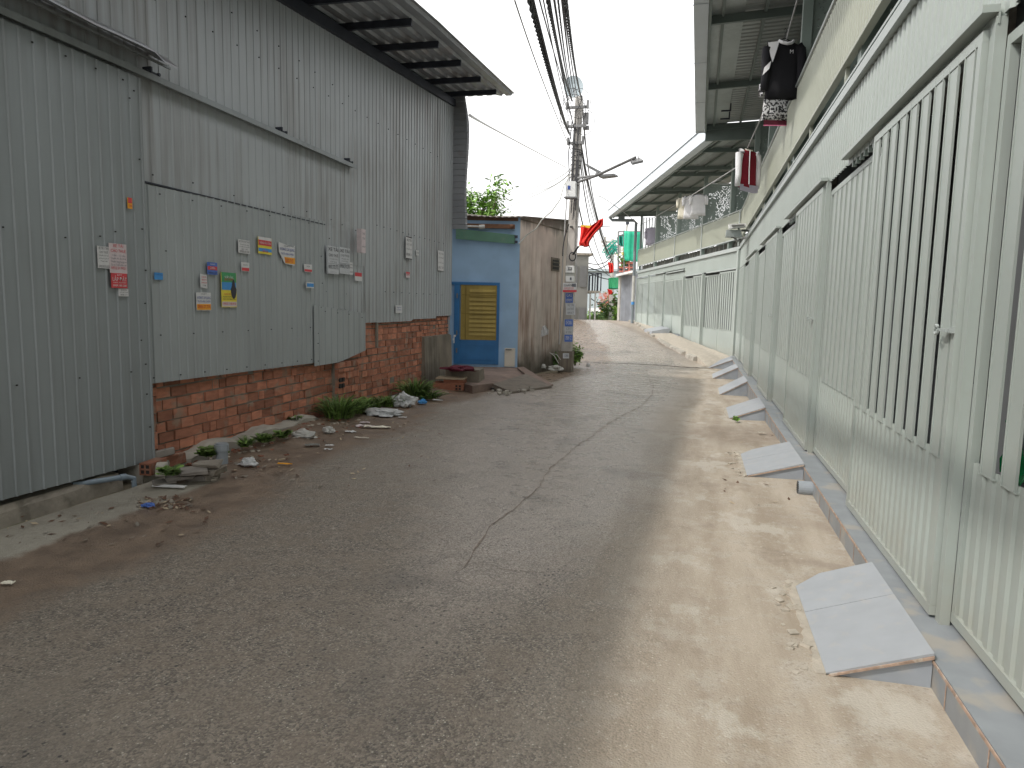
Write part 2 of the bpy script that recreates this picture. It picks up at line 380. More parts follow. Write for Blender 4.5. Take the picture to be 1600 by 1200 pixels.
    rg = mth('ADD', rng(ms, 0, 1, .0, .42), mth('ADD', rng(sp.outputs[2], .3, 1.0, .42, .16), mth('ADD', mth('MULTIPLY', fine, .12), rng(mid, .4, .6, -.05, .12)))); l.new(rg, b.inputs['Roughness'])
    b.inputs['Specular IOR Level'].default_value = .7
    hgt = mth('ADD', mth('MULTIPLY', vo.outputs['Distance'], -1.0), mth('MULTIPLY', fine, .8))
    bp = n.new('ShaderNodeBump'); bp.inputs['Distance'].default_value = .012; l.new(hgt, bp.inputs['Height']); l.new(rng(ms, 0, 1, .55, .3), bp.inputs['Strength'])
    l.new(bp.outputs[0], b.inputs['Normal'])
road_material()
def stained_material():
    m = mat('stained_wall', (.60, .53, .475), .92, 0, .16, 2, .3, 30); n = m.node_tree.nodes; l = m.node_tree.links; b = n['Principled BSDF']
    src = b.inputs['Base Color'].links[0].from_socket
    geo = n.new('ShaderNodeNewGeometry'); P = geo.outputs['Position']
    def nz(st, sc, det=5):
        mp = n.new('ShaderNodeMapping'); mp.inputs['Scale'].default_value = st; l.new(P, mp.inputs[0]); t = n.new('ShaderNodeTexNoise'); t.inputs['Scale'].default_value = sc; t.inputs['Detail'].default_value = det; l.new(mp.outputs[0], t.inputs[0]); return t.outputs[0]
    def rng(x, a, b_, c=0, d=1):
        r = n.new('ShaderNodeMapRange'); r.inputs[1].default_value = a; r.inputs[2].default_value = b_; r.inputs[3].default_value = c; r.inputs[4].default_value = d; l.new(x, r.inputs[0]); return r.outputs[0]
    def mth(op, a, b_):
        t = n.new('ShaderNodeMath'); t.operation = op
        for i, v in enumerate((a, b_)):
            if isinstance(v, (int, float)): t.inputs[i].default_value = v
            else: l.new(v, t.inputs[i])
        return t.outputs[0]
    def mix(f, a, c):
        t = n.new('ShaderNodeMixRGB'); l.new(f, t.inputs[0]); l.new(a, t.inputs[1]); t.inputs[2].default_value = (*c, 1); return t.outputs[0]
    sp = n.new('ShaderNodeSeparateXYZ'); l.new(P, sp.inputs[0]); z = sp.outputs[2]
    wide = nz((1, 1, .16), 2.2); fine = nz((1, 1, .12), 9, 6); big = nz((1, 1, 1), 1.2, 6)
    c = mix(mth('MULTIPLY', rng(wide, .44, .60), mth('MULTIPLY', rng(fine, .35, .62, .05, .62), rng(z, 3.2, 2.2))), src, (.235, .125, .085))
    c = mix(mth('MULTIPLY', rng(fine, .54, .68), rng(z, 3.4, .4, .1, .5)), c, (.13, .085, .065))
    c = mix(rng(mth('ADD', z, mth('MULTIPLY', big, -1.7)), -.15, -.75, 0, .9), c, (.065, .058, .042))
    c = mix(mth('MULTIPLY', rng(mth('ADD', z, mth('MULTIPLY', fine, .7)), 3.55, 3.75), .7), c, (.12, .11, .10))
    l.new(c, b.inputs['Base Color'])
stained_material()
mat('ground_far', (.20, .17, .12), .95, 0, .3, .5, .4, 10, spots=.5, spotcol=(.07, .10, .03), spotscale=1)
mat('crack', (.24, .20, .165), .95, 0, .3, 20)
mat('crack_dark', (.05, .042, .035), .95, 0, .3, 20)
# ================================================================ GROUND
def sstep(x, a, b):
    t = max(0, min(1, (x-a)/(b-a))); return t*t*(3-2*t)
def left_edge(y):                   # left side of the road
    pts = [(-12, -3.7), (3, -4.22), (5, -4.25), (7, -4.45), (10, -4.5), (14, -4.3), (16, -2.9), (19, -3.2), (23, -3.9), (30, -5.3), (38, -7.6), (60, -14)]
    for (a, xa), (b, xb) in zip(pts, pts[1:]):
        if a <= y <= b: return xa+(xb-xa)*(y-a)/(b-a)
    return pts[-1][1]
def right_edge(y):
    pts = [(-12, 1.0), (19.4, 1.0), (20.2, .30), (23.3, -.55), (27.9, -1.68), (36.1, -3.07), (40, -4.2), (60, -10)]
    for (a, xa), (b, xb) in zip(pts, pts[1:]):
        if a <= y <= b: return xa+(xb-xa)*(y-a)/(b-a)
    return pts[-1][1]
def nzv(x, y, s, o=0): return noise.noise(Vector((x*s+o, y*s, o)))
def dip(x, y): return -.095*sstep(x, -2, .5)*sstep(y, 8, 14)*(1-sstep(y, 19.5, 23))
def road_z(x, y):
    z = gz(y)+dip(x, y)
    z += .010*nzv(x, y, .9)+.006*nzv(x, y, 2.7, 5)
    z += .05*sstep(left_edge(y)+.55-x, 0, .55)*sstep(y, 5, 7)*(1-sstep(y, 13, 15))     # banked dirt by the brick wall
    return z
def build_road():
    ys = []; y = -8.0
    while y < 60:
        ys.append(y); y += .05 if 1 < y < 8 else (.1 if y < 22 else .3)
    nx = 90; vs = []; fs = []; mk = []; pv = []
    for y in ys:
        a, b = left_edge(y), right_edge(y)
        xc = math.tan(thf)*max(0, y-20)
        for i in range(nx+1):
            x = a+(b-a)*i/nx
            vs.append((x, y, road_z(x, y)+.008))
            X = x+xc
            w1 = nzv(x, y, .5, 3)*.15
            sand = sstep(X+w1+ .25*nzv(x, y, .25, 9), -1.0, .45)*.95
            if y < 4: sand = max(sand, sstep(X+w1, -.95, .35)*.92)
            if y > 19: sand = sand+(min(sand, .5*sstep(X+w1, .2, .6))-sand)*sstep(y, 19, 23)
            # damp dirt patch below the third ramp
            d2 = math.hypot((x-.55)/.8, (y-8.6)/1.0)
            dirt = .75*(1-sstep(d2+w1, .4, 1.25)); sand *= 1-.42*(1-sstep(d2+w1, .4, 1.3))
            le = x-a
            dirt = max(dirt, (1-sstep(le+w1*2, .45, 1.9 if y < 9 else 1.5))*.95)
            if y > 13.5: dirt = max(dirt, .85-.85*sstep(X-(-2.9+min(1.6, max(0, (y-18)*.1)))+w1, 0, .5))
            if y > 22: dirt = max(dirt, .52*sstep(X+w1, -.25, .3))
            dust = .40+.5*math.exp(-((X+1.1)/.8)**2)+.35*math.exp(-((X+2.1)/.6)**2)*sstep(y, 5, 8)+.35*sstep(y, 7, 14)-.6*(1-sstep(y, 1.5, 6.0))
            if X > -.5: dust -= .1
            mk.append((sand, dirt, dust, 1))
            pvv = (1-sstep(le, .25, .75))*(1-sstep(y, 4.6, 5.6))
            pv.append(pvv)
    for j in range(len(ys)-1):
        for i in range(nx):
            k = j*(nx+1)+i; fs.append((k, k+1, k+nx+2, k+nx+1))
    me = bpy.data.meshes.new('road'); me.from_pydata(vs, [], fs); me.materials.append(M['road_surface'])
    at = me.attributes.new('mask', 'FLOAT_COLOR', 'POINT'); at.data.foreach_set('color', [c for q in mk for c in q])
    at = me.attributes.new('pave', 'FLOAT', 'POINT'); at.data.foreach_set('value', pv)
    me.polygons.foreach_set('use_smooth', [True]*len(fs))
    o = bpy.data.objects.new('road', me); COL.objects.link(o); tag(o, kind='structure')
build_road()
def build_ground():
    xs = [-600, -200, -80, -40, -25, -16, -12, -9, -7, -6, -5.2, -4.6, -4.0, -3.4, -2.8, -2.0, -1.2, -.4, .4, 1.2, 2, 3, 5, 8, 14, 30, 80, 200, 600]
    ys = [-200, -40, -10, 0, 4, 8, 10, 12, 14, 16, 18, 19, 20, 21, 22, 23.5, 25, 26.5, 28, 29.5, 31, 33, 35, 36.5, 38, 39.5, 41, 43.5, 46, 52, 60, 70, 80, 120, 300, 900]
    vs = [(x, y, gz(y)-.035+dip(x, y)) for y in ys for x in xs]; n = len(xs)
    fs = [(j*n+i, j*n+i+1, (j+1)*n+i+1, (j+1)*n+i) for j in range(len(ys)-1) for i in range(n-1)]
    me = bpy.data.meshes.new('ground'); me.from_pydata(vs, [], fs); me.materials.append(M['ground_far'])
    o = bpy.data.objects.new('ground', me); COL.objects.link(o); tag(o, kind='structure')
build_ground()
# cracks in the road: real thin grooves' edges, jagged, sagging with the surface
def crack(pts, wid, mt='crack', jag=.03, seed=1):
    rnd = random.Random(seed); P = []
    for (a, b) in zip(pts, pts[1:]):
        n = max(2, int((Vector(b)-Vector(a)).length/.07))
        for i in range(n):
            t = i/n; P.append(Vector(a).lerp(Vector(b), t))
    P.append(Vector(pts[-1]))
    vs = []; fs = []; off = 0
    for i, p in enumerate(P):
        d = (P[min(i+1, len(P)-1)]-P[max(0, i-1)]).normalized(); nrm = Vector((-d.y, d.x))
        off = off*.8+rnd.uniform(-jag, jag)
        ww = wid*rnd.uniform(.25, 1.0)*min(1, (i+1)/6, (len(P)-i)/6)
        for s_ in (-1, 1):
            q = p+nrm*(off+s_*ww/2); vs.append((q.x, q.y, road_z(q.x, q.y)+.0125))
    for i in range(len(P)-1): fs.append((2*i, 2*i+1, 2*i+3, 2*i+2))
    me = bpy.data.meshes.new('road_crack'); me.from_pydata(vs, [], fs); me.materials.append(M[mt])
    o = bpy.data.objects.new('road_crack', me); COL.objects.link(o); tag(o, kind='structure')
def gp(*L): return [Vector((G(x, y).x, G(x, y).y)) for x, y in L]
crack(gp((1012, 588), (1021, 600), (1019, 612), (1003, 634), (958, 658), (925, 682), (893, 705), (862, 732), (842, 762), (812, 790), (766, 824), (757, 845), (730, 882), (712, 902)), .015, 'crack', .008, 1)
crack(gp((595, 850), (618, 862), (650, 862)), .010, 'crack_dark', .012, 2)
crack(gp((735, 880), (790, 893), (850, 899), (890, 897)), .010, 'crack', .010, 3)
crack(gp((903, 566), (960, 568.5), (1040, 569.5), (1118, 571)), .13, 'crack_dark', .02, 4)
crack(gp((1035, 597), (1070, 600), (1100, 600)), .03, 'crack', .01, 5)
crack(gp((940, 612), (985, 616), (1020, 619)), .03, 'crack', .01, 6)
crack(gp((1040, 618), (1080, 620), (1108, 622)), .02, 'crack', .01, 8)
crack(gp((692, 749), (722, 746)), .014, 'crack_dark', .01, 9)
crack(gp((735, 766), (778, 761)), .018, 'crack_dark', .01, 10)
crack(gp((870, 655), (915, 652), (950, 650)), .016, 'crack', .01, 11)
# kerb under the warehouse gate
b = MB(); rnd = random.Random(3); S = [-6+i*.22 for i in range(50)]
rings = []
for s_ in S:
    if s_ > 4.62: break
    j = lambda k=.012: rnd.uniform(-k, k)
    rings.append([LW.p(s_, -.10, -.05), LW.p(s_, .085+j(), -.05), LW.p(s_, .07+j(), .07+j()), LW.p(s_, .045+j(), .105+j()), LW.p(s_, -.10, .118+j(.004))])
b.loft(rings); k = b.build('kerb', 'concrete_dark', smooth=False); tag(k, kind='structure')
# broken pale kerb in front of the brick wall
b = MB(); rings = []
for i in range(26):
    s_ = 4.75+i*.115; q = s_*.0+rnd.uniform(-.02, .02); top = .115+.02*math.sin(i*.9)+rnd.uniform(-.012, .012)
    rings.append([LW.p(s_, -.16, -.05), LW.p(s_, .10+q, -.05), LW.p(s_, .11+q, top-.03), LW.p(s_, .05+q, top), LW.p(s_, -.12, top+.01), ])
b.loft(rings); k = b.build('kerb', 'concrete'); tag(k, kind='structure')
# far pavement beside the bent facade
b = MB(); b2 = MB()
K = [(.34, 19.75), (.05, 20.9), (-.55, 23.3), (-1.1, 25.5), (-1.68, 27.9), (-2.4, 32.0), (-3.05, 36.1), (-3.6, 39)]
B_ = [(1.0, 19.9), (1.0, 21.5), (.52, 23.3), (-.1, 25.5), (-.8, 27.9), (-2.0, 32.0), (-2.95, 36.1), (-3.5, 39)]
for i in range(len(K)-1):
    (x0, y0), (x1, y1) = K[i], K[i+1]; (u0_, v0), (u1_, v1) = B_[i], B_[i+1]
    z0, z1 = gz(y0)+(.06 if i else -.08), gz(y1)+.09
    b.hexa([(x0, y0, z0-.2), (u0_, v0, z0-.2), (u1_, v1, z1-.2), (x1, y1, z1-.2), (x0, y0, z0), (u0_, v0, gz(v0)+.08), (u1_, v1, gz(v1)+.10), (x1, y1, z1)])
tag(b.build('pavement', 'mortar_pale'), kind='structure')
rnd = random.Random(12)
for i in range(1, len(K)-1):
    (x0, y0), (x1, y1) = K[i], K[i+1]; n_ = 5
    for j in range(n_):
        if rnd.random() < .2: continue
        t0, t1 = j/n_, (j+.93)/n_; a = Vector((x0+(x1-x0)*t0, y0+(y1-y0)*t0)); c = Vector((x0+(x1-x0)*t1, y0+(y1-y0)*t1))
        q = rnd.uniform(-.02, .02)
        b2.hexa([(a.x-.13+q, a.y, gz(a.y)-.1), (a.x-.005, a.y, gz(a.y)-.1), (c.x-.005, c.y, gz(c.y)-.1), (c.x-.13+q, c.y, gz(c.y)-.1), (a.x-.11+q, a.y, gz(a.y)+.075), (a.x-.005, a.y, gz(a.y)+.1), (c.x-.005, c.y, gz(c.y)+.1), (c.x-.11+q, c.y, gz(c.y)+.07)])
tag(b2.build('kerb', 'concrete'), kind='structure')

# ================================================================ WAREHOUSE (left)
WH = thing('warehouse', LW.p(8, 0, 0), 'big corrugated metal warehouse with wide sliding gate and exposed brick base', 'warehouse')
def zroof(s): return 4.772+.0905*(s-7.2)
def screws(b, F, pts, off, mi=1):
    for s_, z in pts: b.fbox(F, s_-.005, s_+.005, off-.006, off+.003, z-.005, z+.005, mi)
def cols(seq): return lambda s: next(v for lim, v in seq if s <= lim)
# main wall
b = MB()
b.sheet(LW, 4.6, 9.19, 2.0, zroof, 0, .125, .016, .007)
b.sheet(LW, 9.19, 12.24, cols([(9.6, 1.20), (11, 1.195), (99, 1.225)]), zroof, 0, .125, .015, .007)
b.sheet(LW, 12.24, 13.12, 1.265, zroof, .004, .125, .015, .009)
b.sheet(LW, -6, 4.6, 3.2, zroof, 0, .125, .016, .007)
rnd = random.Random(5)
screws(b, LW, [(5.2+i*.37, 3.95+.01*i) for i in range(20)], .016)
screws(b, LW, [(5.4+i*.41+rnd.uniform(-.03, .03), 4.28-.012*i) for i in range(9)], .016)
screws(b, LW, [(9.6+i*.25, 2.62) for i in range(13)], .014)
screws(b, LW, [(9.9+i*.33, 1.66) for i in range(9)], .014)
screws(b, LW, [(5.1, 2.52), (5.6, 2.54), (6.2, 2.52), (7.1, 2.53), (7.6, 2.55), (8.2, 2.53), (8.5, 2.50), (8.9, 2.47), (8.15, 2.29), (8.05, 1.62), (8.6, 1.60)], .016)
b.build('wall_sheet', ['galv', 'screw'], WH)
b = MB(); b.sheet(LW, 7.9, 9.25, 1.30, 2.05, -.006, .125, .016, .009); b.build('wall_sheet', ['galv'], WH)
# patch panels
b = MB(); b.sheet(LW, 4.95, 8.02, lambda s: .772-.012*(s-4.95), lambda s: 2.425+.02*(s-4.95), .022, .105, .013, .009)
screws(b, LW, [(5.0+i*.33, .82-.004*i) for i in range(9)]+[(5.1+i*.42, 1.18) for i in range(7)]+[(5.2, 1.9), (5.65, 1.55), (6.15, 1.52), (7.9, 2.05), (7.92, 1.72), (7.88, 1.42), (7.8, 1.1)]+[(5.15+i*.41, 2.37+.008*i) for i in range(7)], .036)
b.build('patch_panel', ['galv_patch', 'screw'], WH)
b = MB(); b.sheet(LW, 7.70, 9.15, lambda s: .70+.0*s if s < 8.35 else .70+(s-8.35)*.14, lambda s: 1.438-.076*(s-7.82), .036, .16, .014, .009)
screws(b, LW, [(7.95, 1.37), (8.28, 1.35), (8.6, 1.33), (9.0, 1.28), (7.76, .98), (7.76, .76)], .057)
b.build('patch_panel', ['galv_patch', 'screw'], WH)
b = MB(); b.sheet(LW, 8.03, 8.62, 1.40, 1.93, .018, .15, .014, .009)
b.build('patch_panel', ['galv_patch'], WH)
# edge shadow lines on the laps, drawn as a thin dark strip
b = MB(); b.fbox(LW, 4.95, 8.02, .0, .028, 2.44, 2.452); b.build('lap_shadow_line', 'dark_steel', WH)
# sliding gate
b = MB()
b.sheet(LW, -6, 4.93, lambda s: .153-.02*(s-3.58) if s > 0 else .22, 3.24, .07, .105, .013, .010)
screws(b, LW, [(3.2+i*.47, 1.95-.02*i) for i in range(4)]+[(2.2+i*.5, .9) for i in range(6)]+[(3.7+i*.26, 3.17) for i in range(5)]+[(4.85, 3.12), (4.8, 3.05), (4.88, 2.6), (4.88, 2.05), (4.90, 1.72), (4.88, 1.45), (4.82, 1.15), (4.86, .95), (4.86, .7), (4.88, .42), (4.6, 2.0), (4.45, 1.95)], .083)
b.fbox(LW, 4.90, 4.94, .03, .07, .13, 3.24)
b.fbox(LW, -6, 4.9, .02, .065, .24, .30)
b.build('sliding_gate', ['galv_gate', 'screw'], WH)
b = MB(); b.fbox(LW, -6, 8.78, .012, .085, 3.28, 3.312); b.fbox(LW, -6, 8.78, .0855, .091, 3.262, 3.312)
r_ = b.build('gate_rail', 'galv_gate', WH)
for s_ in (5.02, 6.95, 8.55):
    b = MB(); b.fbox(LW, s_, s_+.02, .02, .10, 3.313, 3.36); b.fbox(LW, s_-.03, s_+.12, .05, .09, 3.313, 3.33); b.tube([LW.p(s_+.10, .03, 3.325), LW.p(s_+.10, .10, 3.325)], .014, 8)
    b.build('rail_bracket', 'dark_steel', WH)
# hood above the gate, buckled
b = MB(); rings = []
for i in range(60):
    s_ = -6+i*.19
    if s_ > 5.16: s_ = 5.17
    wob = .008*math.sin(s_*7)+.006*math.sin(s_*17); k_ = 1 if s_ < 5.0 else .75
    rings.append([LW.p(s_, .02, 3.52), LW.p(s_, .14*k_+.04, 3.47+wob*.6), LW.p(s_, .26*k_+.04, 3.40+wob*.8), LW.p(s_, .26*k_+.042, 3.385+wob*.8), LW.p(s_, .13*k_+.04, 3.43+wob*.6), LW.p(s_, .02, 3.50)])
    if s_ == 5.17: break
b.loft(rings); b.build('gate_hood', 'galv_roof', WH)
b = MB(); b.bar(LW.p(-6, .31, 3.395), LW.p(5.22, .12, 3.405), .018, .018); b.build('hood_edge', 'galv_gate', WH)
# roof with purlins
b = MB(); rings = []
def RZ(s, off): return zroof(s)+.16+.00*off
p_ = .19; NN = 0; prof = [(0, 0), (.10, 0), (.125, .035), (.165, .035)]
xs = []; o_ = -3.0
while o_ < 1.02:
    for d_, h_ in prof: xs.append((o_+d_, h_))
    o_ += p_
vs = []; SS = [-6, -2, 2, 5, 7, 9, 11, 13.35]
for s_ in SS:
    wob = .03*math.sin(s_*1.7)
    for (o2, h_) in xs: vs.append(LW.p(s_, o2, RZ(s_, o2)+h_+(wob if o2 > .8 else 0)))
n_ = len(xs); fs = [(j*n_+i, j*n_+i+1, (j+1)*n_+i+1, (j+1)*n_+i) for j in range(len(SS)-1) for i in range(n_-1)]
b.add(vs, fs); b.add([v+Vector((0, 0, .006)) for v in vs], [f[::-1] for f in fs])
b.build('roof_sheet', 'galv_roof', WH)
for s_ in (-1.5, -.3, .9, 2.1, 3.3, 4.5, 5.6, 6.6, 7.62, 8.61, 9.63, 10.67, 11.78, 12.82):
    b = MB(); z = RZ(s_, 0)
    b.fbox(LW, s_-.022, s_+.022, -.5, .93, z-.095, z-.008)
    for k in range(5): b.fbox(LW, s_+.024, s_+.042, .08+k*.19, .10+k*.19, z-.045, z-.01)
    b.build('purlin', 'dark_steel', WH)
b = MB(); b.hexa([LW.p(s_, o, zroof(s_)+z) for z in (-.06, .07) for s_, o in ((-6, -.03), (-6, .06), (13.1, .06), (13.1, -.03))]); b.build('verge_beam', 'dark_steel', WH)
# end wall + flashing strip with horizontal ribs
b = MB()
vs = []; fs = []; zz = []; z = 2.95
while z < 5.42:
    for d_, h_ in ((0, 0), (.085, 0), (.095, .012), (.105, .012)): zz.append((z+d_, h_))
    z += .115
for z, h_ in zz:
    t = (z-2.95)/2.5; wdt = .30+.02*math.sin(z*3)-(.10*max(0, t-.8)*5*.6)
    for o2 in (-.02, wdt*.9, wdt): vs.append(LW.p(13.13-h_-(.0 if o2 < wdt else -.03), o2, z))
fs = [(i*3+j, i*3+j+1, i*3+j+4, i*3+j+3) for i in range(len(zz)-1) for j in range(2)]
b.add(vs, fs); b.add([v+LU*.006 for v in vs], [f[::-1] for f in fs]); b.build('end_flashing', 'galv_roof', WH)
b = MB(); b.fbox(LW, 13.02, 13.12, -6, -.02, 0, 5.3); b.build('end_wall', 'galv_roof', WH)
b = MB(); b.fbox(LW, -6.2, 13.1, -6.1, -6, 0, 5.3); b.fbox(LW, -6.2, -6.1, -6, .1, 0, 4.5); b.fbox(LW, -6, 13, -6, -3, 5.0, 5.05); b.build('light_block_walls', 'dark_steel', WH)  # added unseen walls closing out light, so the gate gap stays dark
b = MB(); b.fbox(LW, -6, 13, -6, -.25, -.02, .03); b.build('dark_gap_floor', 'dark_steel', WH)  # added dark floor that blackens the gap under the gate
# brick base: laid bricks
def brick_wall(b, F, s0, s1, z0, z1, off, bl=.195, bh=.10, gap=.014, seed=1, slant=None):
    r_ = random.Random(seed); z = z0; row = 0
    while z < (z1 if not callable(z1) else 9):
        h_ = bh if r_.random() > .22 else bh*.55
        s_ = s0-(bl/2 if row % 2 else 0)+r_.uniform(-.02, .02)
        while s_ < s1:
            L_ = bl*r_.choice([1, 1, 1, 1, .93, .5])
            a, c = max(s_, s0), min(s_+L_-gap, s1)
            top = z1((a+c)/2) if callable(z1) else z1
            if c-a > .03 and z < top-.015 and r_.random() > .015:
                jz = r_.uniform(-.004, .004)+.006*math.sin(s_*1.3+row); jo = r_.uniform(-.009, .011); t_ = r_.random()
                zt = min(z+h_-gap, top)
                P = [F.p(q+r_.uniform(-.003, .003), o+r_.uniform(-.003, .003), zz_+jz) for zz_ in (z, zt) for q, o in ((a, off-.05), (a, off+jo), (c, off+jo), (c, off-.05))]
                b.hexa(P, 0, t_)
            s_ += L_
        z += h_; row += 1
        if row > 30: break
b = MB()
ftop = lambda s: .80 if s < 9.0 else 1.30
brick_wall(b, LW, 5.10, 11.62, .02, ftop, -.035, seed=2)
brick_wall(b, LW, 4.955, 5.085, .02, .86, -.02, bl=.13, bh=.16, seed=9)
brick_wall(b, LW, 11.62, 13.1, .90, 1.30, -.03, seed=4, bl=.16, bh=.07)
b.build('brick_wall', 'brick', WH)
b = MB(); b.fbox(LW, 4.98, 9.1, -.2, -.047, -.05, .80); b.fbox(LW, 9.1, 13.1, -.2, -.047, -.05, 1.30); b.build('mortar_bed', 'mortar', WH)
b = MB(); brick_wall(b, LW, 8.27, 8.86, .02, .70, .06, seed=7, bl=.16); b.build('brick_pier', 'brick', WH)
b = MB(); b.fbox(LW, 8.275, 8.855, -.1, .042, -.05, .69)
for q in ((8.29, .44), (8.37, .44), (8.29, .36), (8.37, .36)): b.fbox(LW, q[0], q[0]+.055, .05, .074, q[1], q[1]+.055, 1)
b.build('pier_core', ['mortar', 'screw'], WH)
b = MB(); rings = []
for i in range(9):
    s_ = 11.60+i*.19; rr = random.Random(i)
    rings.append([LW.p(s_, -.05, -.05), LW.p(s_, .035+rr.uniform(0, .02), -.05), LW.p(s_, .02+rr.uniform(0, .012), .45), LW.p(s_, .012, .90+rr.uniform(-.02, .02)), LW.p(s_, -.05, .91)])
b.loft(rings); b.build('plastered_plinth', 'plaster', WH)
b = MB(); b.fbox(LW, 9.62, 9.66, -.03, .004, .82, 1.2); b.build('brick_pilaster', 'mortar', WH)
# ================================================================ RIGHT: row of rented rooms, near wing and bent far wing
def slats(b, F, s0, s1, z0, z1, off, pitch=.20, wid=.122, dep=.006, mi=0):
    s_ = s0+.03
    while s_+wid < s1-.01:
        b.fbox(F, s_, s_+wid, off-dep, off, z0, z1, mi); b.fbox(F, s_, s_+.005, off+.0004, off+.005, z0, z1, mi); b.fbox(F, s_+wid-.005, s_+wid, off+.0004, off+.005, z0, z1, mi); s_ += pitch
def panel(parent, F, s0, s1, z0, zm, z1, off, leaf, name, wid=.122):
    """ribbed lower sheet, slats above, in a frame"""
    b = MB()
    b.sheet(F, s0+.04, s1-.04, z0+.03, zm, off-.014, .10, .040, .011, slope=.012)
    slats(b, F, s0+.04, s1-.02, zm-.03, z1-.02, off, wid=wid)
    for q in range(int((s1-s0-.1)/.2)): b.fbox(F, s0+.07+q*.2-.004, s0+.07+q*.2+wid+.004, off-.012, off+.001, zm-.030, zm-.022)
    b.fbox(F, s0, s1, off-.05, off+.006, z0-.01, z0+.035)
    b.fbox(F, s0, s1, off-.05, off+.004, z1-.045, z1)
    b.fbox(F, s0, s0+.045, off-.03, off+.005, z0+.036, z1-.046)
    b.fbox(F, s1-.04, s1, off-.03, off+.005, z0+.036, z1-.046)
    return b.build(name, 'sage', parent)
def hasp(F, s_, z, off, parent):
    b = MB(); pts = [F.p(s_+.045+.02*math.cos(a), off+.025, z+.02*math.sin(a)) for a in [i*math.pi/5 for i in range(11)]]
    b.tube(pts, .007, 6); b.fbox(F, s_-.05, s_+.025, off-.005, off+.022, z-.007, z+.007); b.fbox(F, s_-.075, s_-.055, off-.02, off+.008, z-.012, z+.012)
    return b.build('hasp', 'sage_beam', parent)
def frame_ground(F, units, ends, parent, zfun, ztop, far=False):
    pass
NW = thing('row_house', (1.6, 10, 0), 'near wing of the pale sage metal row of rooms, running straight beside the road', 'row house')
POST = [-4.2, -.42, 3.36, 7.16, 11.05, 15.1, 19.3, YC]
ZB, ZM, ZL = .158, .885, 2.66
for i in range(len(POST)-1):
    a, c = POST[i], POST[i+1]; last = i == len(POST)-2
    d_ = min(1.85, (c-a)*.5)
    if not last:
        leaf = panel(NW, RN, a+.02, a+d_, ZB, ZM, ZL, .03, True, 'sliding_door', wid=.122 if a < 4 else .165)
        hasp(RN, a+.10, 1.43, .045, leaf)
        panel(NW, RN, a+d_-.06, c-.052, ZB+.01, ZM, ZL-.05, -.035, False, 'slatted_panel', wid=.122 if a < 0 else (.15 if a < 4 else .175))
        b = MB(); b.fbox(RN, a-.05, a+2.82, .002, .066, 2.705, 2.735); b.fbox(RN, a-.05, a+2.82, .0, .007, 2.66, 2.7045)
        b.build('door_track', 'sage', NW)
        if a < 8:
            for q in range(6): MB().fbox(RN, a+1.98+q*.13, a+2.01+q*.13, -.02, .01, 2.62, 2.69).build('track_hanger', 'sage_frame', NW)
    else:
        panel(NW, RN, a+.02, c-.03, ZB, ZM, ZL, .0, False, 'slatted_panel', wid=.175)
    b = MB(); b.fbox(RN, a-.045, a+.008, -.03, .012, .0, 2.69); b.build('post', 'sage', NW)
# upper band above the doors, bottom sill angle
b = MB(); b.sheet(RN, -4.2, YC, 2.69, 3.255, -.020, .10, .045, .015, slope=.012); b.build('upper_band', 'sage', NW)
b = MB(); b.fbox(RN, -4.2, YC, -.30, .035, 3.262, 3.335); b.fbox(RN, -4.2, YC, -.28, .02, 3.338, 3.362); b.fbox(RN, -4.2, YC, .0, .024, 3.372, 3.392); b.build('floor_beam', 'sage_beam', NW)
b = MB(); b.box(1.5, 3.6, -4.2, YC+1, 3.27, 3.36); b.build('gallery_floor', 'concrete', NW)
b = MB(); b.fbox(RN, -4.2, YC+.02, -.42, .135, -.2, .135); b.build('plinth', 'plinth', NW)
b = MB(); b.fbox(RN, -4.2, YC+.02, .137, .141, .120, .133)
y = -4
while y < YC: b.fbox(RN, y, y+.006, .137, .139, -.05, .118); y += .4
b.build('plinth_joint', 'ramp_edge', NW)
b = MB(); b.box(1.15, 3.6, -4.2, YC+.5, .05, .11); b.build('ground_floor', 'inner_tile', NW)
# interior wall seen between the slats
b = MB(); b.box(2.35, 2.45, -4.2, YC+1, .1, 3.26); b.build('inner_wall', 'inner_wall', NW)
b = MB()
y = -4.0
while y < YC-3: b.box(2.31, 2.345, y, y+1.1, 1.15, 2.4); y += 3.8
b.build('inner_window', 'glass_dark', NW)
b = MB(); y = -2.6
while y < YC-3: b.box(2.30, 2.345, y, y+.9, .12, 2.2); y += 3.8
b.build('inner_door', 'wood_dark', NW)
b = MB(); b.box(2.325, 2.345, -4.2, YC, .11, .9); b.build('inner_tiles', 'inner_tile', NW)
for y in POST[:-1]:
    b = MB(); b.box(1.2, 2.3, y-.05, y+.05, .1, 3.25); b.build('partition', 'inner_wall', NW)
# railing
b = MB(); b.sheet(RN, -4.2, YC, 3.60, 4.345, .0, .10, .04, .018, slope=.010); b.fbox(RN, -4.2, YC, -.03, .03, 3.565, 3.595); b.build('railing_sheet', 'sage_rail', NW)
b = MB(); b.tube([RN.p(-4.2, .015, 4.385), RN.p(YC+.0, .015, 4.385)], .024, 8); b.build('handrail', 'sage_beam', NW)
y = -3.1
while y < YC:
    b = MB(); b.fbox(RN, y, y+.055, -.035, -.005, 3.36, 4.37); b.build('railing_post', 'sage_rail', NW); y += 1.95
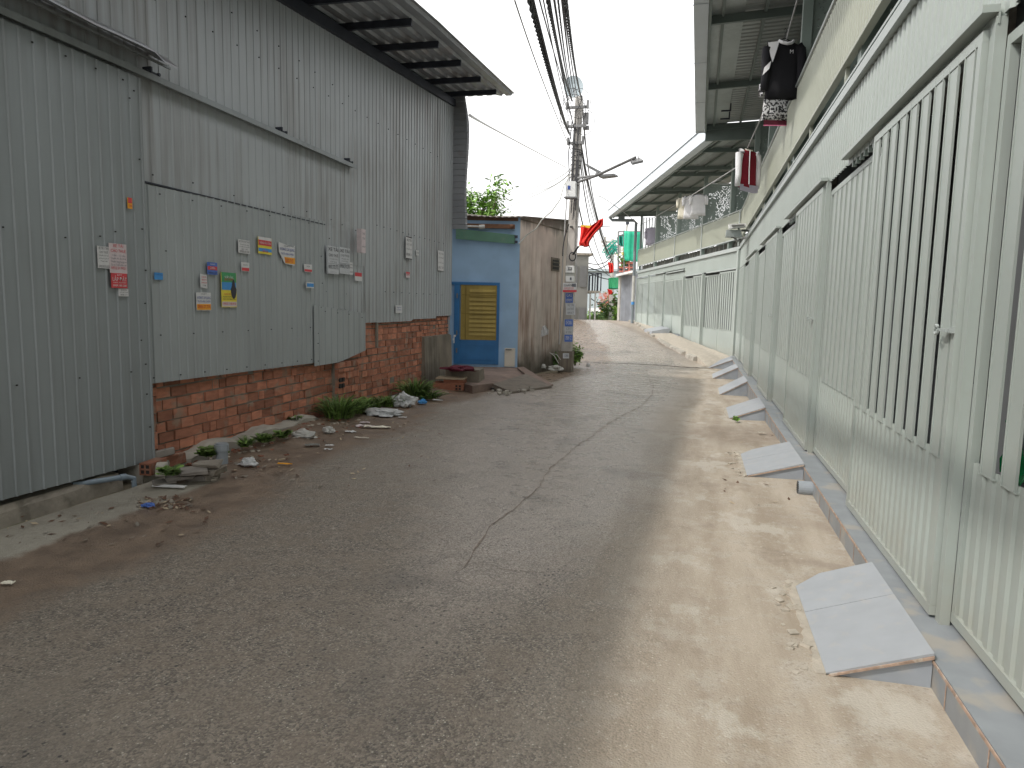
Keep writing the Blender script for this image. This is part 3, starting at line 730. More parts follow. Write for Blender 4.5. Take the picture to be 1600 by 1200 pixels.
# gallery wall, columns, screens
b = MB(); b.box(2.75, 2.85, -4.2, YC+1.2, 3.36, 6.2); b.build('gallery_wall', 'sage_frame', NW)
def screen_mesh(wid, hgt, seed, dens=.5):
    r_ = random.Random(seed); cs = .05; nx, nz = int(wid/cs), int(hgt/cs); vs = []; fs = []
    def P(u, v): return Vector((u, 0, v))
    for i in range(nx):
        for j in range(nz):
            x0, z0 = i*cs, j*cs; q = [P(x0, z0), P(x0+cs, z0), P(x0+cs, z0+cs), P(x0, z0+cs)]
            tris = [(0, 1, 2), (0, 2, 3)] if (i+j) % 2 else [(0, 1, 3), (1, 2, 3)]
            cl = noise.noise(Vector((i*.20+seed*7, j*.12, seed)))
            for t in tris:
                T = [q[k] for k in t]; c = sum(T, Vector())/3
                if cl > -.22 and r_.random() < dens and 0 < i < nx-1 and 0 < j < nz-1:
                    I = [c+(p-c)*.56 for p in T]; n = len(vs); vs += T+I
                    for k in range(3): fs.append((n+k, n+(k+1) % 3, n+3+(k+1) % 3, n+3+k))
                else:
                    n = len(vs); vs += T; fs.append((n, n+1, n+2))
    me = bpy.data.meshes.new('perforated_screen'); me.from_pydata([tuple(v) for v in vs], [], fs); return me, nx*cs, nz*cs
def screen(F, s_, off0, wid, z0, z1, parent, seed, mt='sage_frame', dens=.5):
    me, w_, h_ = screen_mesh(wid, z1-z0, seed, dens); me.materials.append(M[mt])
    o = bpy.data.objects.new('perforated_screen', me); COL.objects.link(o); o.parent = parent
    p = F.p(s_, off0, z0); x = -F.n; yv = Vector((0, 0, 1)).cross(x)
    o.matrix_local = Matrix(((x.x, yv.x, 0, p.x-parent.location.x), (x.y, yv.y, 0, p.y-parent.location.y), (0, 0, 1, p.z-parent.location.z), (0, 0, 0, 1)))
    md = o.modifiers.new('t', 'SOLIDIFY'); md.thickness = .006
    for za in (z0-.04, z0+h_):
        b = MB(); b.fbox(F, s_-.02, s_+.02, off0-wid-.02, off0, za, za+.04); b.build('screen_frame', 'sage_frame', parent)
for k, y in enumerate((2.2, 6.2, 10.15, 14.3, 18.2)):
    b = MB(); b.fbox(RN, y-.05, y+.07, -.14, -.02, 3.36, 6.02); b.build('column', 'sage_frame', NW)
    screen(RN, y, -.15, 1.4, 3.5, 5.9, NW, 3+k, dens=.38)
# roof of the near wing
def roof(F, s0, s1, zE, parent, tilt=.05, inner=-2.0, rafters=(), eave=1.40, spc=1.0):
    nonlocal_ = None
    b = MB(); vs = []; fs = []; s_ = s0; A = []
    while s_ < s1:
        for d_, h_ in ((0, 0), (.09, 0), (.11, .03), (.15, .03)):
            if s_+d_ <= s1: A.append((s_+d_, h_))
        s_ += .17
    offs = (eave-.02, .85, .45, inner)
    Z = lambda o: zE+.20+(eave-o)*tilt
    for a, h_ in A:
        for o in offs: vs.append(F.p(a, o, Z(o)+h_))
    n_ = len(offs); fs = [(i*n_+j, i*n_+j+1, (i+1)*n_+j+1, (i+1)*n_+j) for i in range(len(A)-1) for j in range(n_-1)]
    b.add(vs, fs); b.add([v+Vector((0, 0, .006)) for v in vs], [f[::-1] for f in fs]); b.build('roof_sheet', 'roof_under', parent)
    b = MB(); b.hexa([F.p(a, o, Z(o)-.012+z) for z in (-.006, 0) for a, o in ((s0, eave-.23), (s0, .62), (s1, .62), (s1, eave-.23))]); b.build('soffit', 'gutter', parent)
    # gutter and fascia, in lengths
    s_ = s0
    while s_ < s1-.1:
        e = min(s_+2.6, s1)
        b = MB(); b.fbox(F, s_+.004, e-.004, eave-.22, eave, zE+.02, zE+.028); b.fbox(F, s_+.004, e-.004, eave-.008, eave+.004, zE+.029, zE+.26); b.fbox(F, s_+.004, e-.004, eave-.22, eave-.212, zE+.029, zE+.20)
        b.fbox(F, e-.03, e-.005, eave-.225, eave+.012, zE+.012, zE+.019)
        b.build('gutter', ['fascia'], parent); s_ = e
    for y in rafters:
        b = MB(); b.hexa([F.p(a, o, Z(o)-.03+z) for z in (-.13, -.0) for a, o in ((y-.03, eave-.24), (y+.03, eave-.24), (y+.03, inner+.1), (y-.03, inner+.1))]); b.build('rafter', 'sage_dark', parent)
    for o in (.95, .30, -.4, -1.1):
        b = MB(); b.fbox(F, s0, s1, o-.025, o+.025, Z(o)-.075, Z(o)-.004); b.build('purlin', 'sage_dark', parent)
    b = MB(); b.fbox(F, s0, s1, eave-.27, eave-.225, zE+.0, zE+.12); b.build('eave_beam', 'sage_dark', parent)
MB().fbox(RN, 19.3, 19.37, -2, 1.15, 5.86, 6.29).build('end_beam', 'sage_dark', NW)
roof(RN, -4.2, 19.35, 6.06, NW, rafters=(1.2, 5.0, 8.7, 12.3, 15.8, 19.25), tilt=.04)
b = MB()
for y in (17.2, 17.9): b.fbox(RN, y, y+.04, .6, .82, 6.03, 6.06); b.fbox(RN, y, y+.04, .6, .63, 6.061, 6.2)
b.build('cable_tray', 'dark_steel', NW)
# ---- far wing
FWG = thing('row_house', RF.p(7, 0, 0), 'far wing of the sage metal row of rooms, bending left over the rise', 'row house')
TE = 14.95
def fz(t): return gz(RF.p(t, 0, 0).y)
FU = [(0.12, 3.55, .10, .88, 2.66, True), (3.55, 6.05, .12, .90, 2.66, True), (6.05, 9.2, .52, .52, 2.90, False), (9.2, 12.2, .62, .62, 2.95, False), (12.2, TE, .70, .70, 2.95, False)]
for (a, c, z0, zm, z1, sl) in FU:
    if sl:
        d_ = (c-a)*.46
        lf = panel(FWG, RF, a+.02, a+d_, z0, zm, z1, .03, True, 'sliding_door'); hasp(RF, a+d_-.1, 1.45, .045, lf)
        panel(FWG, RF, a+d_-.04, c-.08, z0, zm, z1-.04, -.03, False, 'slatted_panel')
    else:
        lf = panel(FWG, RF, a+.02, a+(c-a)*.5, z0, max(z0+.5, 1.25), z1-.25, .02, True, 'sliding_door')
        panel(FWG, RF, a+(c-a)*.5, c-.05, z0, max(z0+.5, 1.25), z1-.25, -.01, False, 'slatted_panel')
        b = MB(); b.sheet(RF, a+.02, c-.05, z1-.24, z1, -.02, .1, .05, .02); b.build('head_sheet', 'sage', FWG)
    b = MB(); b.fbox(RF, a-.05, a+(c-a)*.85, .002, .07, z1+.03, z1+.07); b.build('door_track', 'sage_beam', FWG)
    b = MB(); b.fbox(RF, c-.07, c+.0, -.05, .06, z0-.1, z1+.03); b.build('post', 'sage', FWG)
b = MB(); b.fbox(RF, .0, .12, -.05, .06, -.05, 3.25); b.build('post', 'sage', FWG)
b = MB(); b.sheet(RF, .12, 6.05, 2.74, 3.22, -.028, .10, .045, .017, slope=.01); b.sheet(RF, 6.05, TE, 3.02, 3.22, -.026, .10, .05, .022, slope=.01); b.build('upper_band', 'sage', FWG)
b = MB()
for (a, c, z0) in ((0, 6.05, .10), (6.05, 9.2, .5), (9.2, 12.2, .6), (12.2, TE, .68)): b.fbox(RF, a, c, -.35, .12, z0-.6, z0-.01)
b.build('plinth', 'plinth', FWG)
b = MB(); b.fbox(RF, .0, TE, -.25, .04, 3.225, 3.34); b.fbox(RF, 0, TE, .0, .03, 3.56, 3.595); b.build('floor_beam', 'sage_beam', FWG)
tt = .2; r_ = random.Random(4)
while tt < TE: MB().fbox(RF, tt, tt+r_.uniform(.02, .2), -.3, -.2, 3.34, 3.60, 0).build('gap_clutter', 'house_grey', FWG); tt += r_.uniform(.2, .45)  # added random blocks imitating stuff and back light in the railing gap
b = MB(); b.sheet(RF, .0, TE, 3.60, 4.345, .0, .10, .04, .02, slope=.01); b.build('railing_sheet', 'sage_rail', FWG)
b = MB(); b.tube([RF.p(0, .015, 4.385), RF.p(TE, .015, 4.385)], .024, 8); b.build('handrail', 'sage_beam', FWG)
for tt in (.1, 3.9, 7.6, 11.2, TE-.04):
    b = MB(); b.fbox(RF, tt-.02, tt+.03, .024, .05, 3.36, 4.37); b.build('railing_post', 'sage_beam', FWG)
for k, tt in enumerate((1.2, 4.1, 7.6, 11.4)):
    b = MB(); b.fbox(RF, tt-.05, tt+.07, -.14, -.02, 3.36, 6.05); b.build('column', 'sage_frame', FWG)
    screen(RF, tt, -.15, 1.45, 4.0 if k < 2 else 3.9, 5.85, FWG, 11+k, dens=.5)
b = MB(); tt = 12.9
for q in range(9): b.fbox(RF, TE-.1, TE-.05, -.16-q*.14, -.20-q*.14, 3.4, 6.0)
b.fbox(RF, TE-.14, TE-.04, -.12, -.02, 3.36, 6.05)
b.build('end_bars', 'sage_dark', FWG)
b = MB(); b.fbox(RF, 1.4, 11, -2.8, -2.7, 3.36, 4.5); b.build('gallery_wall', 'sage_dark', FWG)
b = MB(); b.fbox(RF, .3, TE, -1.0, -.9, .1, 3.2); b.build('inner_wall', 'inner_wall', FWG)
b = MB(); b.fbox(RF, .0, TE, -1.9, -.26, 3.25, 3.33); b.build('gallery_floor', 'concrete', FWG)
roof(RF, -1.35, TE+.3, 5.97, FWG, rafters=(.3, 3.0, 4.1, 7.2, 8.0, 11.0, 14.2, TE+.2), tilt=.04, eave=1.55, inner=-1.7)
b = MB(); b.fbox(RF, -1.3, TE+.31, 1.555, 1.575, 6.0, 6.34); b.fbox(RF, -1.3, TE+.31, 1.55, 1.60, 6.345, 6.37, 1); b.build('fascia_board', ['fascia', 'downpipe'], FWG)
# downpipe at the far end
dp = [RF.p(TE+.25, 1.45, 6.12), RF.p(TE+.25, 1.45, 5.95), RF.p(TE+.22, 1.36, 5.86), RF.p(TE+.15, .28, 5.86), RF.p(TE+.12, .17, 5.76), RF.p(TE+.12, .17, gz(36)+.0)]
b = MB(); b.tube(dp, .075, 10); b.build('downpipe', 'downpipe', FWG)
b = MB(); b.fbox(RF, TE+.13, TE+.33, .75, 1.05, 5.86, 6.1); b.build('gutter_box', 'downpipe', FWG)
b = MB(); zb_ = gz(36)
b.tube([dp[-1]+Vector((0, 0, 1.1)), dp[-1]+Vector((0, 0, 2.4))], .079, 10, 0); b.tube([dp[-1]+Vector((0, 0, .95)), dp[-1]+Vector((0, 0, 1.09))], .08, 10, 1); b.build('pasted_notices', ['dirty_white', 'st_blue'], FWG)

# ---- tiled ramps, one before each door
def ramp(y0, y1, xo, label, zt=.158, far=None, chips=True):
    r_ = random.Random(int(y0*10)); xi = .972
    g0 = gz(y0)+dip(.7, y0); zt = .165-g0; c = Vector(((xo+xi)/2, (y0+y1)/2, g0))
    t = thing('ramp', c, label, 'ramp', 'tiled ramps in front of the doors')
    b = MB(); b.hexa([(xo+.02, y0+.01, g0-.03), (xi, y0+.01, g0-.03), (xi, y1-.14, g0-.03), (xo+.02, y1-.14, g0-.03), (xo+.02, y0+.01, g0+.008), (xi, y0+.01, g0+zt-.012), (xi, y1-.14, g0+zt-.012), (xo+.02, y1-.14, g0+.008)])
    b.build('side_wall', 'ramp_side', t)
    b = MB(); ym = (y0+y1)/2+.08
    for a, e in ((y0, ym-.0015), (ym+.0015, y1)):
        cut = .13 if (e == y1 and chips) else .0; fx = (zt-.02)*cut/(xi-xo)
        if cut:
            b.prism([(xo, a, g0+.010), (xi, a, g0+zt-.011), (xi, e, g0+zt-.011), (xo+cut, e, g0+.010+fx), (xo, e-cut*.8, g0+.010)], (0, 0, .011))
        else: b.hexa([(xo, a, g0+.010), (xi, a, g0+zt-.011), (xi, e, g0+zt-.011), (xo, e, g0+.010), (xo, a, g0+.020), (xi, a, g0+zt), (xi, e, g0+zt), (xo, e, g0+.020)])
    b.build('tile_top', 'ramp_tile', t)
    b = MB(); b.hexa([(xo+.01, y0-.006, g0+.006), (xi, y0-.006, g0+zt-.024), (xi, y0+.008, g0+zt-.024), (xo+.01, y0+.008, g0+.006), (xo+.01, y0-.006, g0+.016), (xi, y0-.006, g0+zt-.0125), (xi, y0+.008, g0+zt-.0125), (xo+.01, y0+.008, g0+.016)])
    b.build('tile_edge', 'ramp_edge', t)
    b = MB(); n_ = 22
    rings = []
    for i in range(n_+1):
        y = y0+(y1-y0)*i/n_; e = .035+r_.uniform(0, .045)*(1 if chips else .4)
        rings.append([(xo+.03, y, g0-.02), (xo-e, y, g0-.02), (xo-e*.6, y, g0+.012+r_.uniform(0, .008)), (xo+.004, y, g0+.017), (xo+.03, y, g0+.017)])
    b.loft([[Vector(p) for p in r] for r in rings]); b.build('mortar_toe', 'mortar_pale', t)
    if chips:
        b = MB()
        for k in range(34):
            q = Vector((xo-r_.uniform(.0, .13)**1.0, y0+r_.uniform(-.03, (y1-y0)), g0+.008)); s_ = r_.uniform(.006, .03)
            if q.x > xo-.02 : q.x -= .03
            b.obox(q, (s_*1.6, s_*1.2, s_*.8), Matrix.Rotation(r_.uniform(0, 3), 3, 'Z')@Matrix.Rotation(r_.uniform(-.4, .4), 3, 'X'))
        o = b.build('crumbs', 'mortar_pale', t); o['kind'] = 'stuff'
    return t
ramp(2.95, 3.98, .585, 'nearest wide grey tiled ramp with two tiles and a red brick edge')
ramp(6.45, 7.5, .50, 'second tiled ramp from the viewer, crumbling pale mortar along its foot')
ramp(10.1, 11.2, .50, 'third tiled ramp, with a small green weed at its corner', chips=False)
ramp(13.7, 14.8, .48, 'fourth tiled ramp, right behind the one with the weed', chips=False)
ramp(16.9, 18.0, .42, 'fifth tiled ramp, between the weed ramp row and the bend', chips=False)
ramp(19.5, 20.8, .36, 'sixth tiled ramp, at the bend next to the pavement kerb', chips=False)
r = thing('ramp', RF.p(8.3, .6, 0), 'farthest concrete ramp, up on the pavement of the rise', 'ramp', 'tiled ramps in front of the doors')
b = MB(); zz0 = gz(29.3)+.08
b.hexa([RF.p(a, o, z) for z, a, o in ((zz0-.1, 7.4, .13), (zz0-.1, 7.4, .85), (zz0-.1, 8.8, .85), (zz0-.1, 8.8, .13), (zz0+.16, 7.4, .13), (zz0+.02, 7.4, .85), (zz0+.06, 8.8, .85), (zz0+.2, 8.8, .13))]); b.build('tile_top', 'ramp_tile', r)
# drain pipe stub with grille
p = Vector((.93, 5.98, .055)); t = thing('drain_pipe', (p.x, p.y, 0), 'short grey round drain pipe end with slotted cap sticking out of the plinth', 'drain pipe')
b = MB(); b.tube([p+Vector((.06, 0, 0)), p-Vector((.065, 0, 0))], .06, 20); b.build('pipe', 'pvc_cap', t)
b = MB()
for k in range(7):
    z = -.045+k*.015; hw = math.sqrt(max(0, .055**2-z*z)); b.box(p.x-.069, p.x-.066, p.y-hw, p.y+hw, p.z+z, p.z+z+.007)
b.build('grille', 'screw', t)
# ================================================================ POSTERS on the warehouse
def poster(x0, y0, x1, y1, off, matn, label, lines=(), bands=(), cat='poster', thick=.004, tilt=0, torn=False, name='poster'):
    (s0, za), (s1, zb) = LW.hit(x0, (y0+y1)/2, off), LW.hit(x1, (y0+y1)/2, off)
    sm = (s0+s1)/2; zt = LW.hit((x0+x1)/2, y0, off)[1]; zb = LW.hit((x0+x1)/2, y1, off)[1]
    w_, h_ = s1-s0, zt-zb
    t = thing(name, LW.p(sm, off, zb), label, cat, 'notices stuck on the warehouse wall')
    b = MB(); R = random.Random(int(x0)); n_ = 8
    poly = [(s0, zb), (s1, zb+tilt), (s1, zt+tilt), (s0, zt)]
    if torn: poly = [(s0+.36*w_, zb+.05*h_), (s0+.95*w_, zb), (s1, zt-.06*h_), (s0+.9*w_, zt-.04), (s0, zt), (s0+.02*w_, zb+.55*h_)]
    b.prism([LW.p(s_, off, z) for s_, z in poly], LW.n*thick)
    b.build('sheet', matn, t)
    for (f0, f1, mm) in bands:
        b = MB(); z0, z1 = zt-f1*h_, zt-f0*h_; a0 = s0+.004+(.36*w_*f1*1.1 if torn and f1 > .6 else 0)
        b.prism([LW.p(a0, off+thick, z0), LW.p(s1-.004, off+thick, z0+tilt), LW.p(s1-.004, off+thick, z1+tilt), LW.p(s0+.004+(.3*w_ if torn and f1 > .6 else 0), off+thick, z1)], LW.n*.001)
        b.build('colour_band', mm, t)
    for (f, hh, txt, mm, wf) in lines:
        text(txt, LW.p(sm+(.1*w_ if torn and f > .6 else 0), off+thick+.0015, zt-f*h_+tilt/2), LW.u, (0, 0, 1), hh*h_, mm, t, width=w_*wf)
    return t
GA, MW, PA = .086, .018, .040
small = '- - ---- -- ---'
poster(152, 385, 170, 419, GA, 'paper', 'narrow white notice on the sliding gate, left beside the pinkish truck hire notice', [(.10, .13, 'XE TẢI 1 TẤN', 'ink', .85), (.27, .11, 'CHO THUÊ', 'ink', .7), (.42, .06, 'Chuyển nhà trọ', 'ink', .8), (.55, .06, 'phòng trọ, giá rẻ', 'ink', .8), (.68, .06, 'Taxi tải', 'ink', .6), (.92, .12, '0903.815.012', 'ink', .9)])
poster(170.5, 381, 197.5, 427, GA+.005, 'paper_pink', 'tall pinkish paper with red letters offering trucks for hire, above the red square notice', [(.08, .11, 'XE TẢI', 'ink_red', .6), (.25, .11, 'CHO THUÊ', 'ink_red', .85), (.40, .07, '1 tấn - 1,5 tấn', 'ink_grey', .75), (.50, .07, 'Chuyển nhà, văn phòng', 'ink_grey', .88), (.61, .07, 'Chuyển hàng hoá giá rẻ', 'ink_grey', .9), (.72, .07, 'Có xe 7 chỗ nhận chở', 'ink_grey', .88), (.83, .10, '0932.51.9021', 'ink_red', .85)])
poster(173.5, 427, 198, 450, GA+.007, 'st_red', 'red square notice with white lettering on the sliding gate', [(.14, .12, 'FPT', 'paper', .3), (.42, .26, 'LẮP ĐẶT', 'paper', .9), (.64, .08, 'INTERNET - TRUYỀN HÌNH', 'paper', .8), (.84, .14, '0909.180.288', 'paper', .85)])
poster(185, 451, 200, 463, GA, 'paper', 'tiny white slip right under the red square notice', [(.2, .18, 'KHOAN', 'ink', .6), (.5, .14, 'CẮT BÊ TÔNG', 'ink', .85), (.8, .16, '0938 112', 'ink', .7)])
poster(199, 309, 206, 326, GA, 'st_orange', 'little red and orange sticker high on the sliding gate', [(.75, .2, '1088', 'ink_red', .7)], [(0, .5, 'st_red')], 'sticker', name='sticker')
poster(241, 426, 254, 437, PA, 'st_blue', 'small plain blue sticker nearest the gate edge', [(.3, .16, 'THÔNG CỐNG', 'ink_blue', .85)], [], 'sticker', name='sticker')
poster(313, 428, 323, 449, PA, 'paper', 'narrow upright white slip with red lettering, left below the blue notice', [(.2, .12, 'NHÀ', 'ink_red', .7), (.4, .12, 'BÁN', 'ink_red', .7), (.62, .10, '0908', 'ink_red', .8), (.82, .12, '116', 'ink', .5)], tilt=-.01)
poster(323.5, 410, 339, 429, PA, 'st_navy', 'blue notice with a red centre, above the orange footed internet notice', [(.15, .12, 'GAS', 'paper', .5), (.47, .2, '24h', 'paper', .5), (.85, .12, '0906 28', 'ink', .8)], [(.32, .62, 'st_red')])
poster(306.5, 457, 329, 485, PA, 'paper', 'flat intact white internet notice with orange foot, lowest on the patched wall', [(.09, .09, 'VNPT', 'ink_grey', .4), (.30, .15, 'INTERNET CÁP QUANG', 'ink_blue', .92), (.50, .11, 'TRUYỀN HÌNH, CAMERA', 'ink_blue', .9), (.80, .2, '0906.07.710', 'ink_red', .88)], [(.64, .97, 'st_orange')])
t = poster(345.5, 426, 369, 480, PA, 'st_yellow', 'largest poster, green blue top over yellow with a dark bottle shape', [(.14, .07, 'NƯỚC UỐNG', 'paper', .55), (.20, .08, 'GIAO TẬN NHÀ', 'ink_red', .6), (.62, .05, 'GIAO 20 - 30L', 'ink_red', .7), (.70, .04, 'NHANH CHÓNG, UY TÍN', 'ink', .85), (.77, .04, 'MIỄN PHÍ BÌNH MẪU', 'ink', .85), (.90, .07, '0903.118.816', 'ink_red', .85)], [(.0, .28, 'st_green'), (.28, .50, 'st_blue'), (.84, .98, 'paper_pink')])
b = MB(); (sa, za) = LW.hit(365, 452, PA+.006); b.prism([LW.p(sa+.045*math.cos(a)*(1 if math.sin(a) < .3 else .6), PA+.0062, za+.095*math.sin(a)+.0) for a in [i*math.pi/9 for i in range(18)]], LW.n*.001); b.build('bottle_picture', 'ink', t)
poster(372, 375, 390, 396, PA, 'paper', 'square white notice in black print, upper middle of the patched wall', [(.14, .14, 'XE TẢI CHO THUÊ', 'ink', .9), (.36, .08, 'Chuyển nhà, hàng', 'ink', .75), (.52, .08, 'có nhiều xe lớn nhỏ', 'ink', .85), (.68, .08, 'giá rẻ', 'ink', .5), (.87, .15, '0933.01.74', 'ink', .8)])
poster(377, 410, 389, 424, PA, 'paper', 'small white and red slip under the square black print notice', [(.3, .15, 'KHOAN', 'ink_grey', .6)], [(.6, .95, 'st_red')])
poster(403, 371, 424, 397, PA, 'st_yellow', 'worn red yellow and blue notice, between the square one and the torn one', [(.35, .12, 'THÔNG CẦU CỐNG', 'paper', .85), (.85, .14, '0916', 'ink_red', .4)], [(0, .18, 'paper'), (.18, .5, 'st_red'), (.66, .86, 'st_blue')])
poster(435, 380, 460, 414, PA, 'paper', 'torn white internet notice with its lower left corner peeled off', [(.14, .08, 'VNPT', 'ink_grey', .4), (.30, .13, 'INTERNET CÁP QUANG', 'ink_blue', .88), (.50, .09, 'TRUYỀN HÌNH, CAMERA', 'ink_blue', .78), (.80, .2, '200.710', 'ink_red', .5)], [(.64, .93, 'st_orange')], torn=True, thick=.008)
poster(475, 413, 487, 425, PA, 'paper', 'small white slip with red lower edge, right of the torn notice', [(.3, .18, 'SỬA', 'ink', .4)], [(.65, .95, 'st_red')])
poster(478, 441, 489, 450, PA+.01, 'paper', 'little blue and white card peeling off, lowest of the small slips', [], [(.2, .8, 'st_blue')], 'card', thick=.012, name='card')
poster(510, 385, 527, 428, MW+.03, 'board_grey', 'left one of the two tall grey truck hire boards', [(.12, .14, 'XE TẢI', 'ink', .9), (.33, .11, 'CHO THUÊ', 'ink', .85), (.46, .05, 'Chuyển nhà', 'ink_grey', .7), (.56, .05, 'Chở hàng', 'ink_grey', .6), (.75, .15, '0937.772.772', 'ink', .9), (.92, .04, small, 'ink_grey', .6)], [(.62, .635, 'ink_grey')], 'board', thick=.02, name='notice_board')
poster(529, 387, 545, 428, MW+.03, 'board_grey', 'right one of the two tall grey truck hire boards', [(.14, .13, 'XE TẢI', 'ink', .9), (.31, .09, 'CHO THUÊ', 'ink_grey', .8), (.43, .05, 'Chuyển nhà', 'ink_grey', .7), (.52, .05, 'Chở hàng', 'ink_grey', .6), (.72, .15, '0908.270.270', 'ink', .92), (.92, .04, small, 'ink_grey', .6)], [(.60, .615, 'ink_grey')], 'board', thick=.015, name='notice_board')
poster(545.5, 410, 551, 429, MW+.02, 'paper', 'thin white slip touching the right edge of the twin boards', [(.2, .1, 'XE', 'ink', .6), (.45, .1, 'TẢI', 'ink', .7), (.8, .1, '0909', 'ink', .8)])
poster(557.5, 358, 564, 395, MW+.05, 'paper_pink', 'narrow upright board standing off the wall with a dark left edge', [(.2, .09, 'XE', 'ink_grey', .6), (.4, .09, 'TẢI', 'ink_grey', .6), (.75, .07, '0937', 'ink_grey', .8)], [], 'board', thick=.07, name='notice_board')
poster(554, 426, 565, 439, MW, 'paper', 'small scraped slip with a red top, below the narrow upright board', [], [(.0, .45, 'st_red')])
poster(634, 370, 643.5, 405, MW+.01, 'paper', 'tall white notice held by black clips, alone on the far part of the wall', [(.16, .12, 'XE TẢI', 'ink', .8), (.35, .09, 'CHO THUÊ', 'ink_grey', .85), (.55, .06, 'Chuyển nhà', 'ink_grey', .8), (.8, .12, '0938.11', 'ink', .8)], [(.0, .04, 'ink'), (.96, 1, 'ink')])
poster(650, 391, 654, 399, MW, 'paper', 'tiny pale slip just right of the clipped white notice', [(.5, .3, '1088', 'ink_grey', .7)])
poster(634, 425, 640, 434, MW, 'paper_pink', 'tiny faded red slip below the clipped white notice', [(.5, .3, 'BÁN', 'ink_red', .7)], [(.0, .3, 'st_red')])
poster(684, 392, 693, 423, MW+.004, 'paper', 'tall white notice nearest the warehouse corner', [(.15, .1, 'XE TẢI', 'ink_grey', .8), (.35, .07, 'CHO THUÊ', 'ink_grey', .8), (.6, .06, 'Chở hàng', 'ink_grey', .8), (.85, .12, '0937 70', 'ink_grey', .8)])
poster(618, 477, 628, 489, MW, 'paper', 'small white square slip just above the brick wall', [(.3, .14, 'THÔNG', 'ink_blue', .7), (.6, .14, 'CỐNG', 'ink_blue', .7)])

# ================================================================ BLUE HUT
A, B_, Lf = Vector((-3.80, 14.76, 0)), Vector((-3.20, 17.6, 0)), Vector((-6.2, 14.10, 0))
HF = Frame(A, A-Lf, (A-Lf).normalized().cross(Vector((0, 0, 1))))          # u towards the corner, n towards the viewer
HS = Frame(A, B_-A, (B_-A).normalized().cross(Vector((0, 0, 1))))
HUT = thing('hut', (A+B_)/2, 'small lean-to hut with bright blue front, yellow louvred door and stained grey side', 'hut')
def hs(px, py, off=0): return HF.hit(px, py, off)
b = MB(); b.fbox(HF, -2.4, -0.002, -.15, 0, -.1, 3.40); b.build('front_wall', 'blue_wall', HUT)
b = MB()
LS = (B_-A).length
b.hexa([HS.p(a, o, z) for zz_ in (0, 1) for a, o, z in ((0, -.15, (-.2, 3.38)[zz_]), (0, .0, (-.2, 3.38)[zz_]), (LS, .0, (-.2, 3.62)[zz_]), (LS, -.15, (-.2, 3.62)[zz_]))]); b.build('side_wall', 'stained_wall', HUT)
b = MB(); b.fbox(HS, LS-.02, LS+.0, .001, .012, 0, 3.6); b.fbox(HS, .0, LS, .001, .010, 3.33, 3.36); b.build('wall_edge', 'plaster', HUT)
# small vent window
(s0, z0), (s1, z1) = HS.hit(860.5, 423), HS.hit(873.5, 404)
b = MB(); b.fbox(HS, s0, s1, .002, .02, z0, z1); f_ = b.build('vent_window', 'plaster', HUT)
b = MB(); b.fbox(HS, s0+.06, s1-.06, .0205, .026, z0+.04, z1-.05)
b.build('vent_opening', 'screw', f_)
b = MB()
for q in (.33, .62): b.fbox(HS, s0+.03, s1-.03, .027, .045, z0+(z1-z0)*q, z0+(z1-z0)*q+.02)
b.build('vent_louvre', 'plaster', f_)
# door
(s0, _), (s1, _) = hs(711, 500), hs(780, 500); z0, z1 = hs(750, 569)[1], hs(745, 441)[1]
b = MB(); fr = .06
b.fbox(HF, s0-.3, s1, .002, .05, z1-fr, z1); b.fbox(HF, s1-fr, s1, .002, .05, z0, z1-fr-.001); b.fbox(HF, s0-.02, s0+.10, .002, .05, z0, z1-fr-.001)
b.build('door_frame', 'blue_door', HUT)
zm = hs(745, 531)[1]; yl, yr = hs(720, 500)[0], hs(777.5, 500)[0]
b = MB(); b.fbox(HF, s0+.1, s1-fr-.001, .003, .03, z0, zm); b.fbox(HF, s0+.12, s1-fr-.03, .031, .04, z0+.1, z0+.12, 0); b.fbox(HF, s0+.12, s1-fr-.03, .031, .04, zm-.12, zm-.10, 0); d1 = b.build('lower_door_panel', 'blue_door', HUT)
b = MB(); b.fbox(HF, yl, yr, .003, .035, zm, z1-fr-.002); b.fbox(HF, yl, yl+.015, .0355, .05, zm, z1-fr-.002); yp = b.build('shutter', 'yellow_door', HUT)
b = MB()
z = zm+.12
n_ = 11; H_ = z1-fr-zm
for i in range(n_):
    zz_ = zm+.10+i*(H_-.16)/n_
    b.hexa([HF.p(a, o, z_) for z_, o1 in ((zz_, .065), (zz_+.06, .045)) for a, o in ((yl+.19, .0355), (yl+.19, o1), (yr-.06, o1), (yr-.06, .0355))])
b.build('louvre', 'yellow_door', yp)
b = MB(); b.fbox(HF, yl+.10, yl+.115, .0355, .06, zm, z1-fr-.01)
for zz_ in (zm+.22, zm+H_*.52): b.fbox(HF, yl+.02, yr-.02, .066, .074, zz_+.35, zz_+.362)
b.build('shutter_bar', 'yellow_dark', yp)
for zz_ in (z0+.25, zm+.1, z1-.35):
    b = MB(); b.fbox(HF, s0+.03, s0+.06, .051, .07, zz_, zz_+.10); b.build('hinge', 'steel_grey', HUT)
b = MB(); b.fbox(HF, s0-.04, s0-.01, .052, .10, z0+.52, z0+.56); b.fbox(HF, s0-.02, s0+.03, .09, .11, z0+.60, z0+.64); b.fbox(HF, s0-.02, s0+.0, .09, .11, z0+.46, z0+.60); b.build('door_handle', 'white_paint', HUT)
